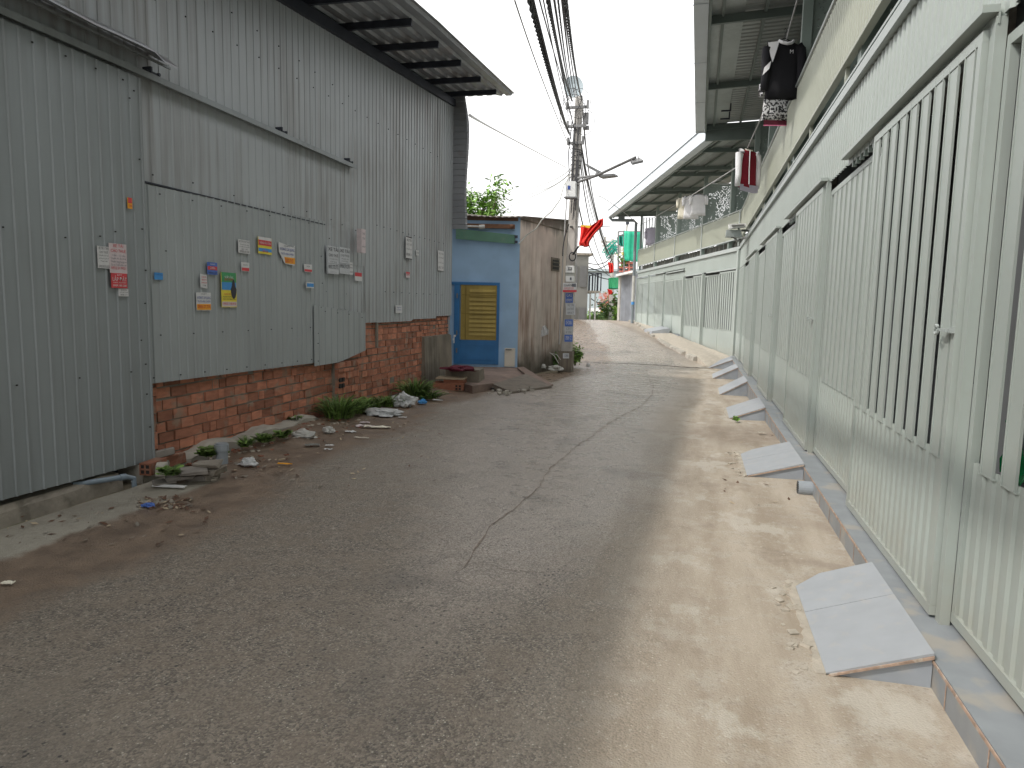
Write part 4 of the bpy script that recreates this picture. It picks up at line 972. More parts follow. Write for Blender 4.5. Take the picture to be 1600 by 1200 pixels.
# loose tile leaning at the wall
(a0, za), (a1, zb) = hs(788, 571), hs(805, 544)
t = thing('wall_tile', HF.p(a0, .03, za), 'pale cream tile slab leaning on the blue wall beside the door', 'tile')
b = MB(); b.hexa([HF.p(a, o, z) for z, q in ((za-.02, .03), (zb, .012)) for a, o in ((a0, q), (a0, q+.014), (a1, q+.014), (a1, q))]); b.build('slab', 'tile_white', t)
b = MB(); b.fbox(HF, a0+.02, a1-.08, .032, .05, zb-.045, zb-.02); b.build('grey_smear', 'house_grey', t)
# green board awning
(s0, z0), (s1, z1) = hs(713, 374), hs(805, 382); zt0, zt1 = hs(713, 358)[1], hs(805, 368)[1]
b = MB(); b.hexa([HF.p(a, o, z) for lv in (0, 1) for a, o, z in ((s0, .10, (z0, zt0)[lv]), (s0, .13, (z0, zt0)[lv]), (s1, .13, (z1, zt1)[lv]), (s1, .10, (z1, zt1)[lv]))]); aw = b.build('awning_board', 'green_board', HUT)
b = MB()
for zz_ in (zt1-.04, z1+.04): b.fbox(HF, s1-.02, s1+.05, .06, .16, zz_-.02, zz_+.03)
b.build('awning_bolt', 'dark_steel', aw)
b = MB(); q0, q1 = hs(713, 355), hs(758, 356); b.tube([HF.p(q0[0], .22, q0[1]), HF.p(q1[0], .22, q1[1])], .02, 8); b.tube([HF.p(q1[0]-.12, .22, q1[1]-.01), HF.p(q1[0], .22, q1[1])], .045, 8)
b.build('lamp_tube', 'dirty_white', HUT)
b = MB(); b.fbox(HF, -2.4, -.12, .03, .09, 3.13, 3.22); b.tube([HF.p(-.22, .1, 3.16), HF.p(-.16, .1, 3.18)], .05, 8); b.build('eave_timber', 'rust', HUT)
# roof sheet, slightly lifted front edge
b = MB(); vs = []; nA = 60
for i in range(nA+1):
    a = i/nA; P0 = HF.p(-2.5+2.62*a, 0, 0)
    for k, tt in enumerate((-.16, 1.2, LS+.1)):
        q = P0+HS.u*tt; z = 3.42+.085*tt+.012*math.sin(i*2.1)+.03*math.sin(a*5+1)-(.02*a)
        vs.append((q.x, q.y, z))
fs = [(i*3+j, i*3+j+1, i*3+j+4, i*3+j+3) for i in range(nA) for j in range(2)]
b.add(vs, fs); b.add([(v[0], v[1], v[2]+.015) for v in vs], [f[::-1] for f in fs])
m_ = [(i*3, i*3+3) for i in range(nA)]
b.add([v for v in vs]+[(v[0], v[1], v[2]+.015) for v in vs], [(i*3, i*3+3, i*3+3+len(vs), i*3+len(vs)) for i in range(nA)])
b.build('roof_sheet', 'stained_wall', HUT)
b = MB(); b.fbox(HF, -2.4, -.05, -.12, .02, 3.3, 3.40); b.build('roof_batten', 'wood_dark', HUT)
# raised threshold slabs before the hut
pl = [(700, 567), (790, 573), (822, 574), (868, 603), (842, 612), (800, 606), (762, 598), (738, 600), (722, 590)]
def gpt(px, py, z=0):
    d = (FW + RT*((px-CXP)/FPX) - UP*((py-CYP)/FPX)); t = (z-EYE)/d.z; return CAM+d*t
b = MB(); top = [gpt(698, 570, .13), gpt(812, 574, .13), gpt(835, 590, .07), gpt(822, 596, .03), gpt(768, 599, .10), gpt(738, 603, .12), gpt(715, 596, .12)]
b.add(top+[Vector((p.x, p.y, -.1)) for p in top], [tuple(range(7))]+[(i, i+7, (i+1) % 7+7, (i+1) % 7) for i in range(7)]); tag(b.build('doorstep_slab', 'slab_red'), kind='structure')
t = thing('concrete_slab', gpt(830, 600, 0), 'tilted grey concrete slab lying between the hut step and the road', 'slab')
b = MB(); top = [gpt(770, 600, .10), gpt(822, 584, .15), gpt(862, 603, .02), gpt(800, 612, .02)]
b.add(top+[p-Vector((0, 0, .06)) for p in top], [(0, 1, 2, 3), (7, 6, 5, 4)]+[(i, i+4, (i+1) % 4+4, (i+1) % 4) for i in range(4)]); b.build('slab', 'slab_dark', t)
t = thing('plank', gpt(850, 590, 0), 'pale worn board sloping from the hut corner down to the road', 'board')
b = MB(); top = [gpt(808, 574, .165), gpt(818, 573, .165), gpt(864, 601, .02), gpt(846, 604, .02)]
b.add(top+[p-Vector((0, 0, .025)) for p in top], [(0, 1, 2, 3), (7, 6, 5, 4)]+[(i, i+4, (i+1) % 4+4, (i+1) % 4) for i in range(4)]); b.build('board', 'slab_red', t)
b = MB(); c = gpt(782, 606, .012); b.hexa([c+Vector((x*.30, y*.22, z)) for z in (0, .006) for x, y in ((-1, -.8), (.9, -1), (1, .8), (-.8, 1))]); tag(b.build('drain_hole', 'screw'), kind='structure')
b = MB(); r_ = random.Random(8)
for i in range(26):
    px = 765+i*2.7+r_.uniform(-4, 4); c = gpt(px, 611+r_.uniform(-4, 5)-abs(px-795)*.05, .02); s_ = r_.uniform(.03, .09); b.obox(c, (s_, s_*.8, s_*.5), Matrix.Rotation(r_.uniform(0, 3), 3, 'Z')@Matrix.Rotation(r_.uniform(-.4, .4), 3, 'X'))
o = b.build('rubble', 'concrete'); tag(o, 'crumbled pale concrete rubble along the drain edge', 'rubble', kind='stuff')

# ================================================================ UTILITY POLE
PB = Vector((-2.95, 16.05, -.06)); PT = W(905, 152, 16.6)
POLE = thing('utility_pole', PB, 'tall near concrete utility pole wrapped in notices and cables', 'utility pole', 'utility poles')
PX = (PT-PB).normalized()
def pp(z): return PB.lerp(PT, (z-PB.z)/(PT.z-PB.z))
b = MB(); rings = []
for i in range(14):
    t_ = i/13; c = PB.lerp(PT, t_); wx, wy = .125-.04*t_, .12-.04*t_; ch = .03
    rings.append([c+Vector(q) for q in ((-wx, -wy+ch, 0), (-wx+ch, -wy, 0), (wx-ch, -wy, 0), (wx, -wy+ch, 0), (wx, wy-ch, 0), (wx-ch, wy, 0), (-wx+ch, wy, 0), (-wx, wy-ch, 0))])
b.loft(rings); b.build('pole', 'pole_concrete', POLE)
b = MB(); b.obox(PB+Vector((0, 0, .25)), (.32, .30, .52)); b.build('footing', 'plaster', POLE)
for z, w_ in ((6.2, .5), (5.75, .42), (5.35, .36)):
    b = MB(); c = pp(z); b.obox(c+Vector((.0, -.16, 0)), (w_, .05, .06)); b.tube([c+Vector((w_/2, -.2, -.05)), c+Vector((w_/2, -.2, .14))], .03, 6); b.tube([c+Vector((-w_/2, -.2, -.05)), c+Vector((-w_/2, -.2, .12))], .028, 6)
    b.build('crossarm', 'steel_grey', POLE)
b = MB(); b.obox(pp(5.95)+Vector((.20, -.05, 0)), (.12, .08, .26)); b.obox(pp(5.72)+Vector((.22, -.08, 0)), (.14, .10, .08)); b.build('junction_box', 'steel_grey', POLE)
b = MB()      # coils of slack cable hung on the pole
r_ = random.Random(3)
for k in range(5):
    c = pp(6.35-.12*k)+Vector((r_.uniform(-.25, .25), -.2, r_.uniform(-.2, .2))); R_ = r_.uniform(.18, .42)
    b.tube([c+Vector((R_*.8*math.cos(a), r_.uniform(-.02, .02), R_*math.sin(a))) for a in [i*math.pi/10 for i in range(21)]], .006, 5)
for k in range(10):
    z0, z1 = r_.uniform(4.6, 6.4), r_.uniform(3.5, 4.6); x = r_.uniform(-.12, .14)
    b.tube([pp(z0)+Vector((x, -.17, 0)), pp((z0+z1)/2)+Vector((x+r_.uniform(-.05, .05), -.19, 0)), pp(z1)+Vector((x*.8, -.17, 0))], .012, 5)
for k in range(11):
    z = 4.35+k*.10+r_.uniform(-.03, .03); c = pp(z); b.tube([c+Vector((.125*math.cos(a), .12*math.sin(a), .03*math.sin(a+k*2))) for a in [i*math.pi/6 for i in range(13)]], .009, 4)
b.build('wrapped_cable', 'cable', POLE)
b = MB(); b.tube([pp(4.6)+Vector((.14, -.16, 0)), pp(2.4)+Vector((.15, -.16, 0))], .015, 6); b.tube([pp(4.6)+Vector((-.14, -.16, 0)), pp(2.9)+Vector((-.17, -.16, 0)), pp(.6)+Vector((-.16, -.17, 0))], .014, 6); b.build('riser_cable', 'cable_grey', POLE)
def on_pole(x0, y0, x1, y1, d=16.0): return W(x0, y1, d), W(x1, y1, d), W(x1, y0, d), W(x0, y0, d)
def pbox(name, x0, y0, x1, y1, depth, mt, d, parent):
    P = on_pole(x0, y0, x1, y1, d); b = MB(); b.prism([p for p in P], Vector((-.0, depth, 0))); return b.build(name, mt, parent)
t = thing('junction_cabinet', W(891, 308, 15.9), 'white cabinet with a small blue mark, high on the near pole above the flag', 'cabinet')
pbox('cabinet', 883.5, 283, 899, 307, .2, 'white_paint', 15.95, t); pbox('drip_lid', 881, 307, 900, 309, .26, 'steel_grey', 15.93, t); pbox('emblem', 887, 290, 891, 296, .003, 'ink_blue', 15.94, t)
for (x0, y0, x1, y1, lab, dials) in ((884, 415, 896.5, 426, 'upper white electric meter box on the near pole', 1), (884, 431, 896, 440, 'lower smaller white meter box on the near pole', 2)):
    t = thing('meter_box', W((x0+x1)/2, y1, 15.85), lab, 'meter box', 'meter boxes on the near pole')
    pbox('box', x0, y0, x1, y1, .18, 'white_paint', 15.83, t)
    if dials == 1: pbox('window', x0+3.5, y0+2.5, x1-3, y1-4, .004, 'ink_grey', 15.822, t); pbox('window', x0+4.5, y0+3.5, x1-4, y1-5, .004, 'dirty_white', 15.818, t)
    else: pbox('window', x0+6.5, y0+2.5, x1-3, y1-2.5, .004, 'ink_grey', 15.822, t)
pbox('meter_bracket', 884.5, 426.2, 895.8, 430.8, .14, 'dirty_white', 15.86, POLE)
t = thing('sign_board', W(890, 456, 15.7), 'white printed board with a red foot strapped to the near pole', 'sign', None)
pbox('board', 879.5, 442, 901, 455.5, .01, 'paper', 15.7, t); pbox('red_foot', 879.5, 453, 901, 456.5, .002, 'st_red', 15.695, t)
text('DỰ ÁN ĐẤT NỀN', W(888.5, 446, 15.69), RT, UP, .045, 'ink', t, width=.20); text('0908 270 270', W(889, 450.5, 15.69), RT, UP, .04, 'ink_red', t, width=.22)
pbox('picture', 894, 443, 900, 448, .002, 'ink_grey', 15.694, t)
for (x0, y0, x1, y1, mt, lab, lines) in ((883.5, 458, 895, 473, 'st_navy', 'blue notice pasted just below the strapped board', ['GAS', '0909']), (884.5, 474, 898.5, 492, 'board_grey', 'grey printed notice pasted mid height on the pole', ['XE TẢI', 'CHO THUÊ', '0937']), (882.5, 499, 895, 510, 'st_navy', 'upper violet blue sticker low on the pole', ['KHOAN']), (882.5, 511, 895, 522, 'board_grey', 'grey middle sticker low on the pole', ['CẮT', 'BÊ TÔNG']), (882, 523, 894.5, 534, 'st_navy', 'lowest blue sticker on the pole shaft', ['0909 12']), (879.5, 552, 889, 560, 'board_grey', 'grey faded sticker on the pole footing', ['1088'])):
    t = thing('sticker', W((x0+x1)/2, y1, 15.8), lab, 'sticker', 'stickers on the near pole'); pbox('sheet', x0, y0, x1, y1, .01, mt, 15.83 if y0 < 550 else 15.74, t)
    for i, s_ in enumerate(lines): text(s_, W((x0+x1)/2, y0+(y1-y0)*(i+.5)/len(lines), 15.82 if y0 < 550 else 15.73), RT, UP, (y1-y0)/len(lines)*.009, 'paper' if mt == 'st_navy' else 'ink_grey', t, width=(x1-x0)*.0145*.72)
# street lamp with solar panels, bolted to the pole
t = thing('street_lamp', W(904, 281, 16.2), 'twin panel solar street lamp on a slanted arm reaching over the road', 'street lamp')
b = MB(); b.tube([W(904, 284, 16.1), W(933, 274, 15.7), W(965, 259, 15.2), W(993, 246, 14.8)], .032, 8); b.tube([W(903, 278, 16.1), W(932, 274, 15.7)], .025, 8); b.tube([W(933, 274, 15.7), W(934, 270, 15.7)], .05, 8); b.build('arm', 'steel_grey', t)
for (P, q) in (([(914, 255), (917, 261), (934, 270), (933, 265)], .03), ([(934, 273), (936, 277), (960, 274), (959, 271)], .03)):
    b = MB(); b.prism([W(x, y, 15.75) for x, y in P], Vector((.05, .35, .02))); b.build('solar_panel', 'steel_grey', t)
b = MB(); hp = [W(985, 254, 14.9), W(999, 250, 14.9), W(1005, 254, 14.6), W(988, 258, 14.6)]; b.add([p for p in hp]+[p+Vector((0, 0, .05)) for p in hp], [(3, 2, 1, 0), (4, 5, 6, 7)]+[(i, (i+1) % 4, (i+1) % 4+4, i+4) for i in range(4)]); lh = b.build('lamp_head', 'steel_grey', t)
b = MB(); c = sum(hp, Vector())/4; b.add([c+(p-c)*.8-Vector((0, 0, .004)) for p in hp], [(3, 2, 1, 0)]); b.build('lens', 'dirty_white', lh)
b = MB(); b.tube([W(986, 255, 14.8), W(987, 248, 14.8)], .008, 5); b.tube([W(999, 252, 14.8), W(997, 243, 14.8)], .008, 5); b.build('head_bracket', 'steel_grey', t)
# flag
t = thing('flag', W(897, 395, 15.9), 'folded red flag with yellow edge on a slanted stick tied to the near pole', 'flag')
b = MB(); b.tube([W(896, 397, 15.95), W(908, 381, 15.9), W(939, 345, 15.75)], .012, 6); b.build('flagstick', 'flag_yellow', t)
b = MB(); b.tube([W(895, 398, 15.9), W(904, 385, 15.75)], .02, 6); b.tube([W(894.5+5*math.cos(a), 401+6.5*math.sin(a), 15.85) for a in [i*math.pi/8 for i in range(17)]], .016, 5); b.build('stick_holder', 'cable', t)
def cloth(rows, dmid, amp, mt, parent, name, thick=.01, seed=1):
    """rows: list of (left xy, right xy) in photo pixels, top to bottom; becomes a wavy cloth of its own depth"""
    vs = []; n_ = 26; m_ = len(rows); K_ = 5
    R_ = []
    for i in range(m_-1):
        for k in range(K_): 
            t_ = k/K_; R_.append([tuple(rows[i][s][c]*(1-t_)+rows[i+1][s][c]*t_ for c in (0, 1)) for s in (0, 1)])
    R_.append(rows[-1])
    for i, (l_, r2) in enumerate(R_):
        for j in range(n_+1):
            u = j/n_; x, y = l_[0]*(1-u)+r2[0]*u, l_[1]*(1-u)+r2[1]*u
            vs.append(W(x, y, dmid+amp*(math.sin(u*13+seed+i*.12)+.5*math.sin(u*29+seed*2+i*.25))))
    fs = [(i*(n_+1)+j, i*(n_+1)+j+1, (i+1)*(n_+1)+j+1, (i+1)*(n_+1)+j) for i in range(len(R_)-1) for j in range(n_)]
    b = MB(); b.add(vs, fs); o = b.build(name, mt, parent, smooth=True)
    md = o.modifiers.new('t', 'SOLIDIFY'); md.thickness = thick; return o
cloth([((908, 352), (930, 355)), ((907, 365), (925, 367)), ((905, 380), (915, 378)), ((906, 384), (918, 386))], 15.75, .05, 'flag_red', t, 'flag_cloth', seed=2)
cloth([((936, 344), (942, 341)), ((924, 352), (942, 352)), ((914, 366), (930, 365)), ((907, 380), (921, 377)), ((914, 386), (919, 385))], 15.5, .05, 'flag_red', t, 'flag_cloth', seed=5)
b = MB(); b.prism([W(x, y, 15.68) for x, y in ((908, 351.5), (932, 352.5), (924, 358), (915, 355), (908, 354))], Vector((0, .01, 0))); b.build('yellow_patch', 'flag_yellow', t)
# ================================================================ CABLES
def cat3(P0, P1, P2, n=40):
    """parabola through three points"""
    L = []
    for i in range(n+1):
        t = i/n; m = ((P1-P0).length)/((P1-P0).length+(P2-P1).length)
        l0 = (t-m)*(t-1)/((0-m)*(0-1)); l1 = t*(t-1)/(m*(m-1)); l2 = t*(t-m)/(1-m); L.append(P0*l0+P1*l1+P2*l2)
    return L
def cable(pts, r, label, group, mt='cable', twist=False, name='cable'):
    b = MB(); b.tube(pts, r, 6)
    if twist:
        L = len(pts); b = MB(); P = []
        for i in range(L-1):
            for k in range(8): P.append(pts[i].lerp(pts[i+1], k/8))
        P.append(pts[-1])
        for ph in (0, 2.1, 4.2):
            b.tube([p+Vector((r*.5*math.cos(i*.75+ph), 0, r*.5*math.sin(i*.75+ph))) for i, p in enumerate(P)], r*.55, 4)
    o = b.build(name, mt); return tag(o, label, 'cable', group)
GC = 'overhead cables running to the near pole'
CL = [((828, 0), (889, 208), 5.8, .028, True, 'thick twisted bundle, leftmost of the dark overhead bunch', 5.15),
      ((833, 0), (892, 216), 5.8, .012, False, 'thin dark cable hugging the thick left bundle', 5.05),
      ((843, 0), (893, 165), 5.6, .007, False, 'slack thin cable between the left and middle bundles', 5.7),
      ((856, 0), (894, 158), 5.6, .020, True, 'twisted middle bundle over the pale dish', 6.1),
      ((858, 0), (897, 200), 5.5, .012, False, 'dark cable right under the middle bundle', 5.4),
      ((866, 0), (893, 152), 5.5, .010, False, 'straight thin cable right of the middle bundle', 6.2),
      ((872, 0), (895, 150), 5.5, .009, True, 'thin twisted cable, third from the right', 6.2),
      ((878, 0), (898, 152), 5.5, .009, False, 'thin cable, second from the right at the top', 6.2),
      ((880, 0), (905, 165), 5.4, .008, False, 'thin cable close left of the rightmost bundle', 6.2),
      ((884, 0), (909, 156), 5.4, .017, True, 'rightmost twisted bundle ending at the pole top', 6.2),
      ((849, 0), (891, 190), 5.6, .006, False, 'faint slack wire left of the middle bundle', 5.4)]
for (p0, p1, dn, r, tw, lab, zt) in CL:
    A_ = W(p1[0], p1[1], 16.5); N_ = W(p0[0], p0[1], dn)
    mid = W((p0[0]*.42+p1[0]*.58)-(2 if tw else 1), p0[1]*.42+p1[1]*.58+5, 9.3)
    E_ = N_+(N_-mid)*3.2+Vector((0, 0, .9))
    cable(cat3(A_, mid, N_, 24)[:-1]+cat3(mid, N_, E_, 24)[int(24*(mid-N_).length/((mid-N_).length+(N_-E_).length)):], r, lab, GC, twist=tw)
cable(cat3(W(892, 235, 16.5), W(842, 110, 10), W(804, 0, 6.5), 20), .008, 'lone pale grey wire left of all the dark cables', GC, 'cable_grey')
# beyond the pole, on to the second pole
P2B = W(955, 500, 47); P2T = W(957, 374, 47.5)
P2B.z = gz(P2B.y)-.3
for k, (a, m_, e, r, lab) in enumerate([((909, 150), (925, 300), (956, 398), .02, 'rightmost cable between the poles, starting at the pole top'), ((902, 200), (918, 330), (948, 425), .02, 'thick cable behind the street lamp arm'), ((905, 215), (922, 325), (957, 405), .014, 'cable just right of the thick one behind the lamp'), ((906, 220), (927, 330), (958, 412), .014, 'second cable right of the thick one'), ((908, 225), (931, 335), (960, 415), .018, 'third cable right of the thick one'), ((910, 240), (933, 345), (958, 420), .014, 'low inner cable crossing behind the flag tip'), ((900, 300), (922, 388), (954, 432), .02, 'drooping lowest cable crossing left of the flag'), ((911, 250), (941, 372), (962, 398), .018, 'cable sagging toward the green tangle')]):
    cable(cat3(W(*a, 16.5), W(*m_, 27), W(*e, 46.5), 24), r, lab, 'cables between the two poles')
b_far = [((918, 411), (940, 412), (957, 395), 'arched wire from the balcony house to the second pole'), ((915, 421), (935, 420), (957, 405), 'second wire from the balcony house'), ((915, 415), (938, 424), (957, 426), 'lower slack wire from the balcony house'), ((916, 424), (940, 434), (957, 436), 'lowest slack wire from the balcony house'), ((923, 466), (935, 473), (950, 469), 'hanging loop of wire before the pale wall')]
for a, m_, e, lab in b_far: cable(cat3(W(*a, 44), W(*m_, 45), W(*e, 46.5), 16), .03, lab, 'thin wires by the balcony house')
cable(cat3(W(734, 180, 14), W(815, 225, 40), W(885, 262, 60), 16), .03, 'faint wire from the warehouse eave across the white sky', 'service wires over the hut', 'cable_grey')
for a, m_, e, lab in [((780, 305), (840, 291), (893, 262), 'upper faint service wire rising over the hut roof'), ((780, 313), (840, 300), (893, 266), 'lower faint service wire over the hut roof'), ((735, 345), (830, 308), (890, 270), 'slack faint wire behind the hut roof')]:
    cable(cat3(W(*a, 26), W(*m_, 22), W(*e, 16.7), 14), .010, lab, 'service wires over the hut', 'cable_grey')
b_ = [W(893, 270, 16.2), W(881, 290, 15.9), W(875, 312, 15.6), W(862, 330, 15.3), W(847, 343, 15.0), W(838, 357, 15.1), W(822, 368, 15.1), W(811, 381, 14.9)]
P = []
for i in range(len(b_)-1):
    for k in range(6): P.append(b_[i].lerp(b_[i+1], k/6))
P.append(b_[-1]); o = MB().tube(P, .014, 6).build('cable', 'dirty_white'); tag(o, 'white twisted service cable hanging from the pole to the hut corner', 'cable')
cable(cat3(W(1000, 352, 33), W(975, 332, 30), W(933, 306, 22), 14), .012, 'faint wire from the downpipe corner up to the lamp', 'service wires over the hut', 'cable_grey')
cable(cat3(W(889, 350, 15.9), W(884, 365, 15.95), W(879, 400, 15.9), 10), .012, 'dark cable hanging down beside the hut edge', GC)
# pale round dish behind the pole top
t = thing('street_mirror', W(896, 135, 19), 'pale round disc showing behind the cables above the near pole', 'round disc')
b = MB(); c = W(896, 135, 19); b.loft([[c+RT*(.27*math.cos(a)*k)+UP*(.30*math.sin(a)*k)+Vector((0, dy, 0)) for a in [i*math.pi/12 for i in range(24)]] for k, dy in ((.3, .06), (1, .0), (1, .03), (.3, .1))]); b.build('disc', 'pale_far', t)
b = MB(); b.tube([c+Vector((0, .08, 0)), Vector((PT.x, PT.y+.05, PT.z-.3))], .015, 6); b.build('disc_arm', 'steel_grey', t)

# ================================================================ FAR END OF THE LANE
t = thing('utility_pole', P2B, 'second thinner concrete pole beyond the rise, with a green drum and red flags', 'utility pole', 'utility poles')
b = MB(); b.tube([P2B, P2T], .14, 8, rs=[.17, .11]); b.build('pole', 'pole_concrete', t)
for k in range(4):
    b = MB(); c = P2B.lerp(P2T, .97-.045*k); b.obox(c, (1.6-.2*k, .12, .12)); b.obox(c+Vector((.5, 0, .2)), (.15, .15, .3)); b.obox(c-Vector((.5, 0, -.2)), (.15, .15, .3))
    b.build('crossarm', 'pole_concrete', t)
b = MB(); r_ = random.Random(5)
for k in range(8):
    c = W(953+r_.uniform(-4, 5), 386+r_.uniform(-6, 12), 46.4); b.tube([c+Vector((.35*math.cos(a), .05*k, .3*math.sin(a*1.3))) for a in [i*.5 for i in range(14)]], .035, 5)
b.build('cable_tangle', 'tarp_net', t)
cable([W(891.5, 354.5, 16.0), W(925, 354.5, 24), W(953, 354, 46)], .022, 'thin dark bar-like wire level with the flag', 'cables between the two poles')
t = thing('drum', W(960, 448, 45.5), 'green cylindrical drum hung on the second pole', 'drum')
b = MB(); c0, c1 = W(960.5, 451, 45.6), W(960.5, 435, 45.6); b.tube([c0, c1], .42, 20); b.build('drum', 'green_drum', t)
b = MB(); b.tube([c0+Vector((0, 0, .02)), c0+Vector((0, 0, .06))], .43, 20); b.build('rim', 'tarp_green', t)
for (x, y, w_, h_, lab) in ((954, 418, 9, 17, 'upper red lantern-like flag above the green drum'), (953, 456, 7, 9, 'small red flag below the green drum')):
    o = cloth([((x-w_/2, y-h_/2), (x+w_/3, y-h_/2+2)), ((x-w_/3, y), (x+w_/2, y+1)), ((x-w_/4, y+h_/2), (x+w_/2, y+h_/2-1))], 45, .12, 'flag_red', None, 'flag', thick=.03, seed=x); tag(o, lab, 'flag', 'red flags on the second pole')
# balcony house on the left
def Q(x, y, d): return W(x, y, d)
t = thing('balcony_house', W(898, 500, 46), 'narrow grey two storey house with a railed balcony, behind the near pole', 'house')
dF = 46; fr = W(905, 500, dF); zg = gz(fr.y)-.4
HB = Frame((W(910, 480, 42).x, W(910, 480, 42).y, 0), (-.34, .94, 0), (.94, .34, 0))
zt_ = W(905, 404, 43).z; zf = W(905, 455, 43).z
b = MB(); b.fbox(HB, -1.5, 6, -4, 0, zg, zt_); b.build('wall', 'house_grey', t)
b = MB(); b.fbox(HB, -1.6, 6, -4, .25, zt_, zt_+.12); b.build('roof', 'concrete_dark', t)
b = MB(); b.fbox(HB, -1.2, 2.2, .0, .85, zf-.12, zf); b.build('balcony_slab', 'concrete', t)
b = MB()
for s_ in (-1.2, -.35, .5, 1.35, 2.2): b.fbox(HB, s_-.03, s_+.03, .8, .86, zf, zf+1.0)
for o_ in (.1, .35, .6, .83): b.fbox(HB, -1.22, -1.18, o_-.02, o_+.02, zf, zf+1.0)
b.fbox(HB, -1.2, 2.2, .8, .86, zf+1.0, zf+1.05); b.fbox(HB, -1.22, -1.17, .0, .86, zf+1.0, zf+1.05); b.build('balcony_rail', 'dark_steel', t)
for s_ in (-.9, .4, 1.7):
    b = MB(); b.fbox(HB, s_, s_+.7, .002, .03, zf+.4, zf+1.6); w_ = b.build('window', 'steel_grey', t)
    b = MB(); b.fbox(HB, s_+.06, s_+.64, .031, .036, zf+.46, zf+1.54); b.build('pane', 'glass_dark', w_)
for o_ in (.25, .55):
    b = MB(); b.fbox(HB, -1.15, -1.05, o_-.04, o_+.04, zg, zf-.12); b.build('pillar', 'dirty_white', t)
b = MB(); b.fbox(HB, -.8, .3, .002, .04, zg, zg+2.0); b.build('door', 'steel_grey', t)
for q in range(4):
    b = MB(); b.fbox(HB, -1.55, -1.503, -1.05+(q%2)*.55, -.65+(q%2)*.55, zf+.2-(q//2)*2.4, zf+1.4-(q//2)*2.4); b.build('window', 'steel_grey', t)
# pale wall closing the lane, misty distance haze put into its colour
c = W(925, 480, 75)
t = thing('pale_building', (c.x, c.y, gz(c.y)), 'large pale blue-white blank building closing the end of the lane', 'building')
b = MB(); b.box(c.x-9, c.x+6.5, c.y, c.y+6, -1, W(925, 424, 75).z); b.build('wall', 'pale_far', t)
b = MB(); a0, a1 = W(919, 488, 74.9), W(942, 482, 74.9); b.box(a0.x, a1.x, c.y-.05, c.y-.003, a0.z, a1.z); b.build('sign_band', 'white_paint', t)
b = MB(); b.box(c.x-9.2, c.x+6.7, c.y-.3, c.y+6.2, W(925, 424, 75).z, W(925, 424, 75).z+.25); b.build('parapet', 'pale_far', t)
# corrugated shed right, with white lean roof and tarpaulins above
SH = thing('corrugated_shed', W(978, 500, 39), 'grey corrugated shed with a white sheet roof next to the bent row', 'shed')
g0 = W(968.5, 503, 39.5); g1 = W(992, 503, 38)
F_ = Frame((g0.x, g0.y, 0), (g1.x-g0.x, g1.y-g0.y, 0), Vector((g1.x-g0.x, g1.y-g0.y, 0)).normalized().cross(Vector((0, 0, 1))))
Ls = (g1-g0).length; zt_ = W(980, 430, 39).z
b = MB(); b.sheet(F_, 0, Ls+.6, .0, zt_, 0, .12, .05, .03); b.build('wall_sheet', 'sheet_far', SH)
b = MB(); b.fbox(F_, -.25, -.02, -.1, .05, 0, zt_); b.build('corner_post', 'pole_concrete', SH)
b = MB(); q = [W(962, 432, 38.5), W(992, 425, 37.5), W(992, 428, 42), W(966, 434, 42)]; b.add([p for p in q]+[p+Vector((0, 0, .12)) for p in q], [(3, 2, 1, 0), (4, 5, 6, 7)]+[(i, (i+1) % 4, (i+1) % 4+4, i+4) for i in range(4)]); b.build('roof', 'white_paint', SH)
t = thing('tarpaulin', W(985, 410, 40), 'flat bright green tarpaulin screen hung above the shed', 'tarpaulin', 'green tarpaulins')
cloth([((975.5, 361), (1003, 363)), ((975, 385), (1003, 387)), ((976, 407), (1003, 410))], 40.5, .06, 'tarp_green', t, 'sheet', thick=.03)
b = MB()
for a, c_ in (((966, 362), (1003, 362)), ((966, 368), (1003, 367)), ((975, 360), (975, 430)), ((992, 362), (992, 430)), ((966, 362), (966, 430))): b.tube([W(*a, 40.8), W(*c_, 40.8)], .045, 6)
b.build('frame', 'steel_grey', t)
t = thing('tarpaulin', W(970, 375, 42), 'sagging dark green netting left of the bright tarpaulin', 'tarpaulin', 'green tarpaulins')
cloth([((964, 372), (976, 364)), ((965, 380), (976, 380)), ((970, 384), (975, 386))], 42, .2, 'tarp_net', t, 'net', thick=.03)
b = MB(); b.tube([W(964, 372, 42), W(976, 364, 42)], .04, 6); b.build('rope', 'cable', t)
# terrace with pots on the shed roof
t = thing('terrace_rack', W(978, 428, 41), 'cluttered terrace rack with brick-red shelves under the green tarpaulin', 'rack')
b = MB()
for y in (411, 418, 424): b.tube([W(965, y, 41), W(992, y, 41)], .05, 6)
for x in (966, 974, 983, 991): b.tube([W(x, 406, 41), W(x, 431, 41)], .05, 6)
b.build('shelf', 'flower_pink', t)
b = MB(); r_ = random.Random(6)
for i in range(22): b.obox(W(r_.uniform(967, 991), r_.uniform(408, 427), 41.3), (r_.uniform(.1, .4), .3, r_.uniform(.1, .35)), mi=r_.choice([0, 1, 2]))
b.build('stored_things', ['dirty_white', 'house_grey', 'sage_dark'], t)
# floodlight on the shed frame
t = thing('floodlight', W(980, 352, 41), 'small dark floodlight on top of the tarpaulin frame', 'floodlight')
b = MB(); b.prism([W(x, y, 40.8) for x, y in ((977.5, 345), (983, 344.5), (982.5, 350), (978, 350.5))], Vector((0, .25, 0))); b.build('lamp', 'dark_steel', t)
b = MB(); b.tube([W(980, 350, 41), W(979, 361, 41)], .05, 6); b.build('stem', 'pole_concrete', t)
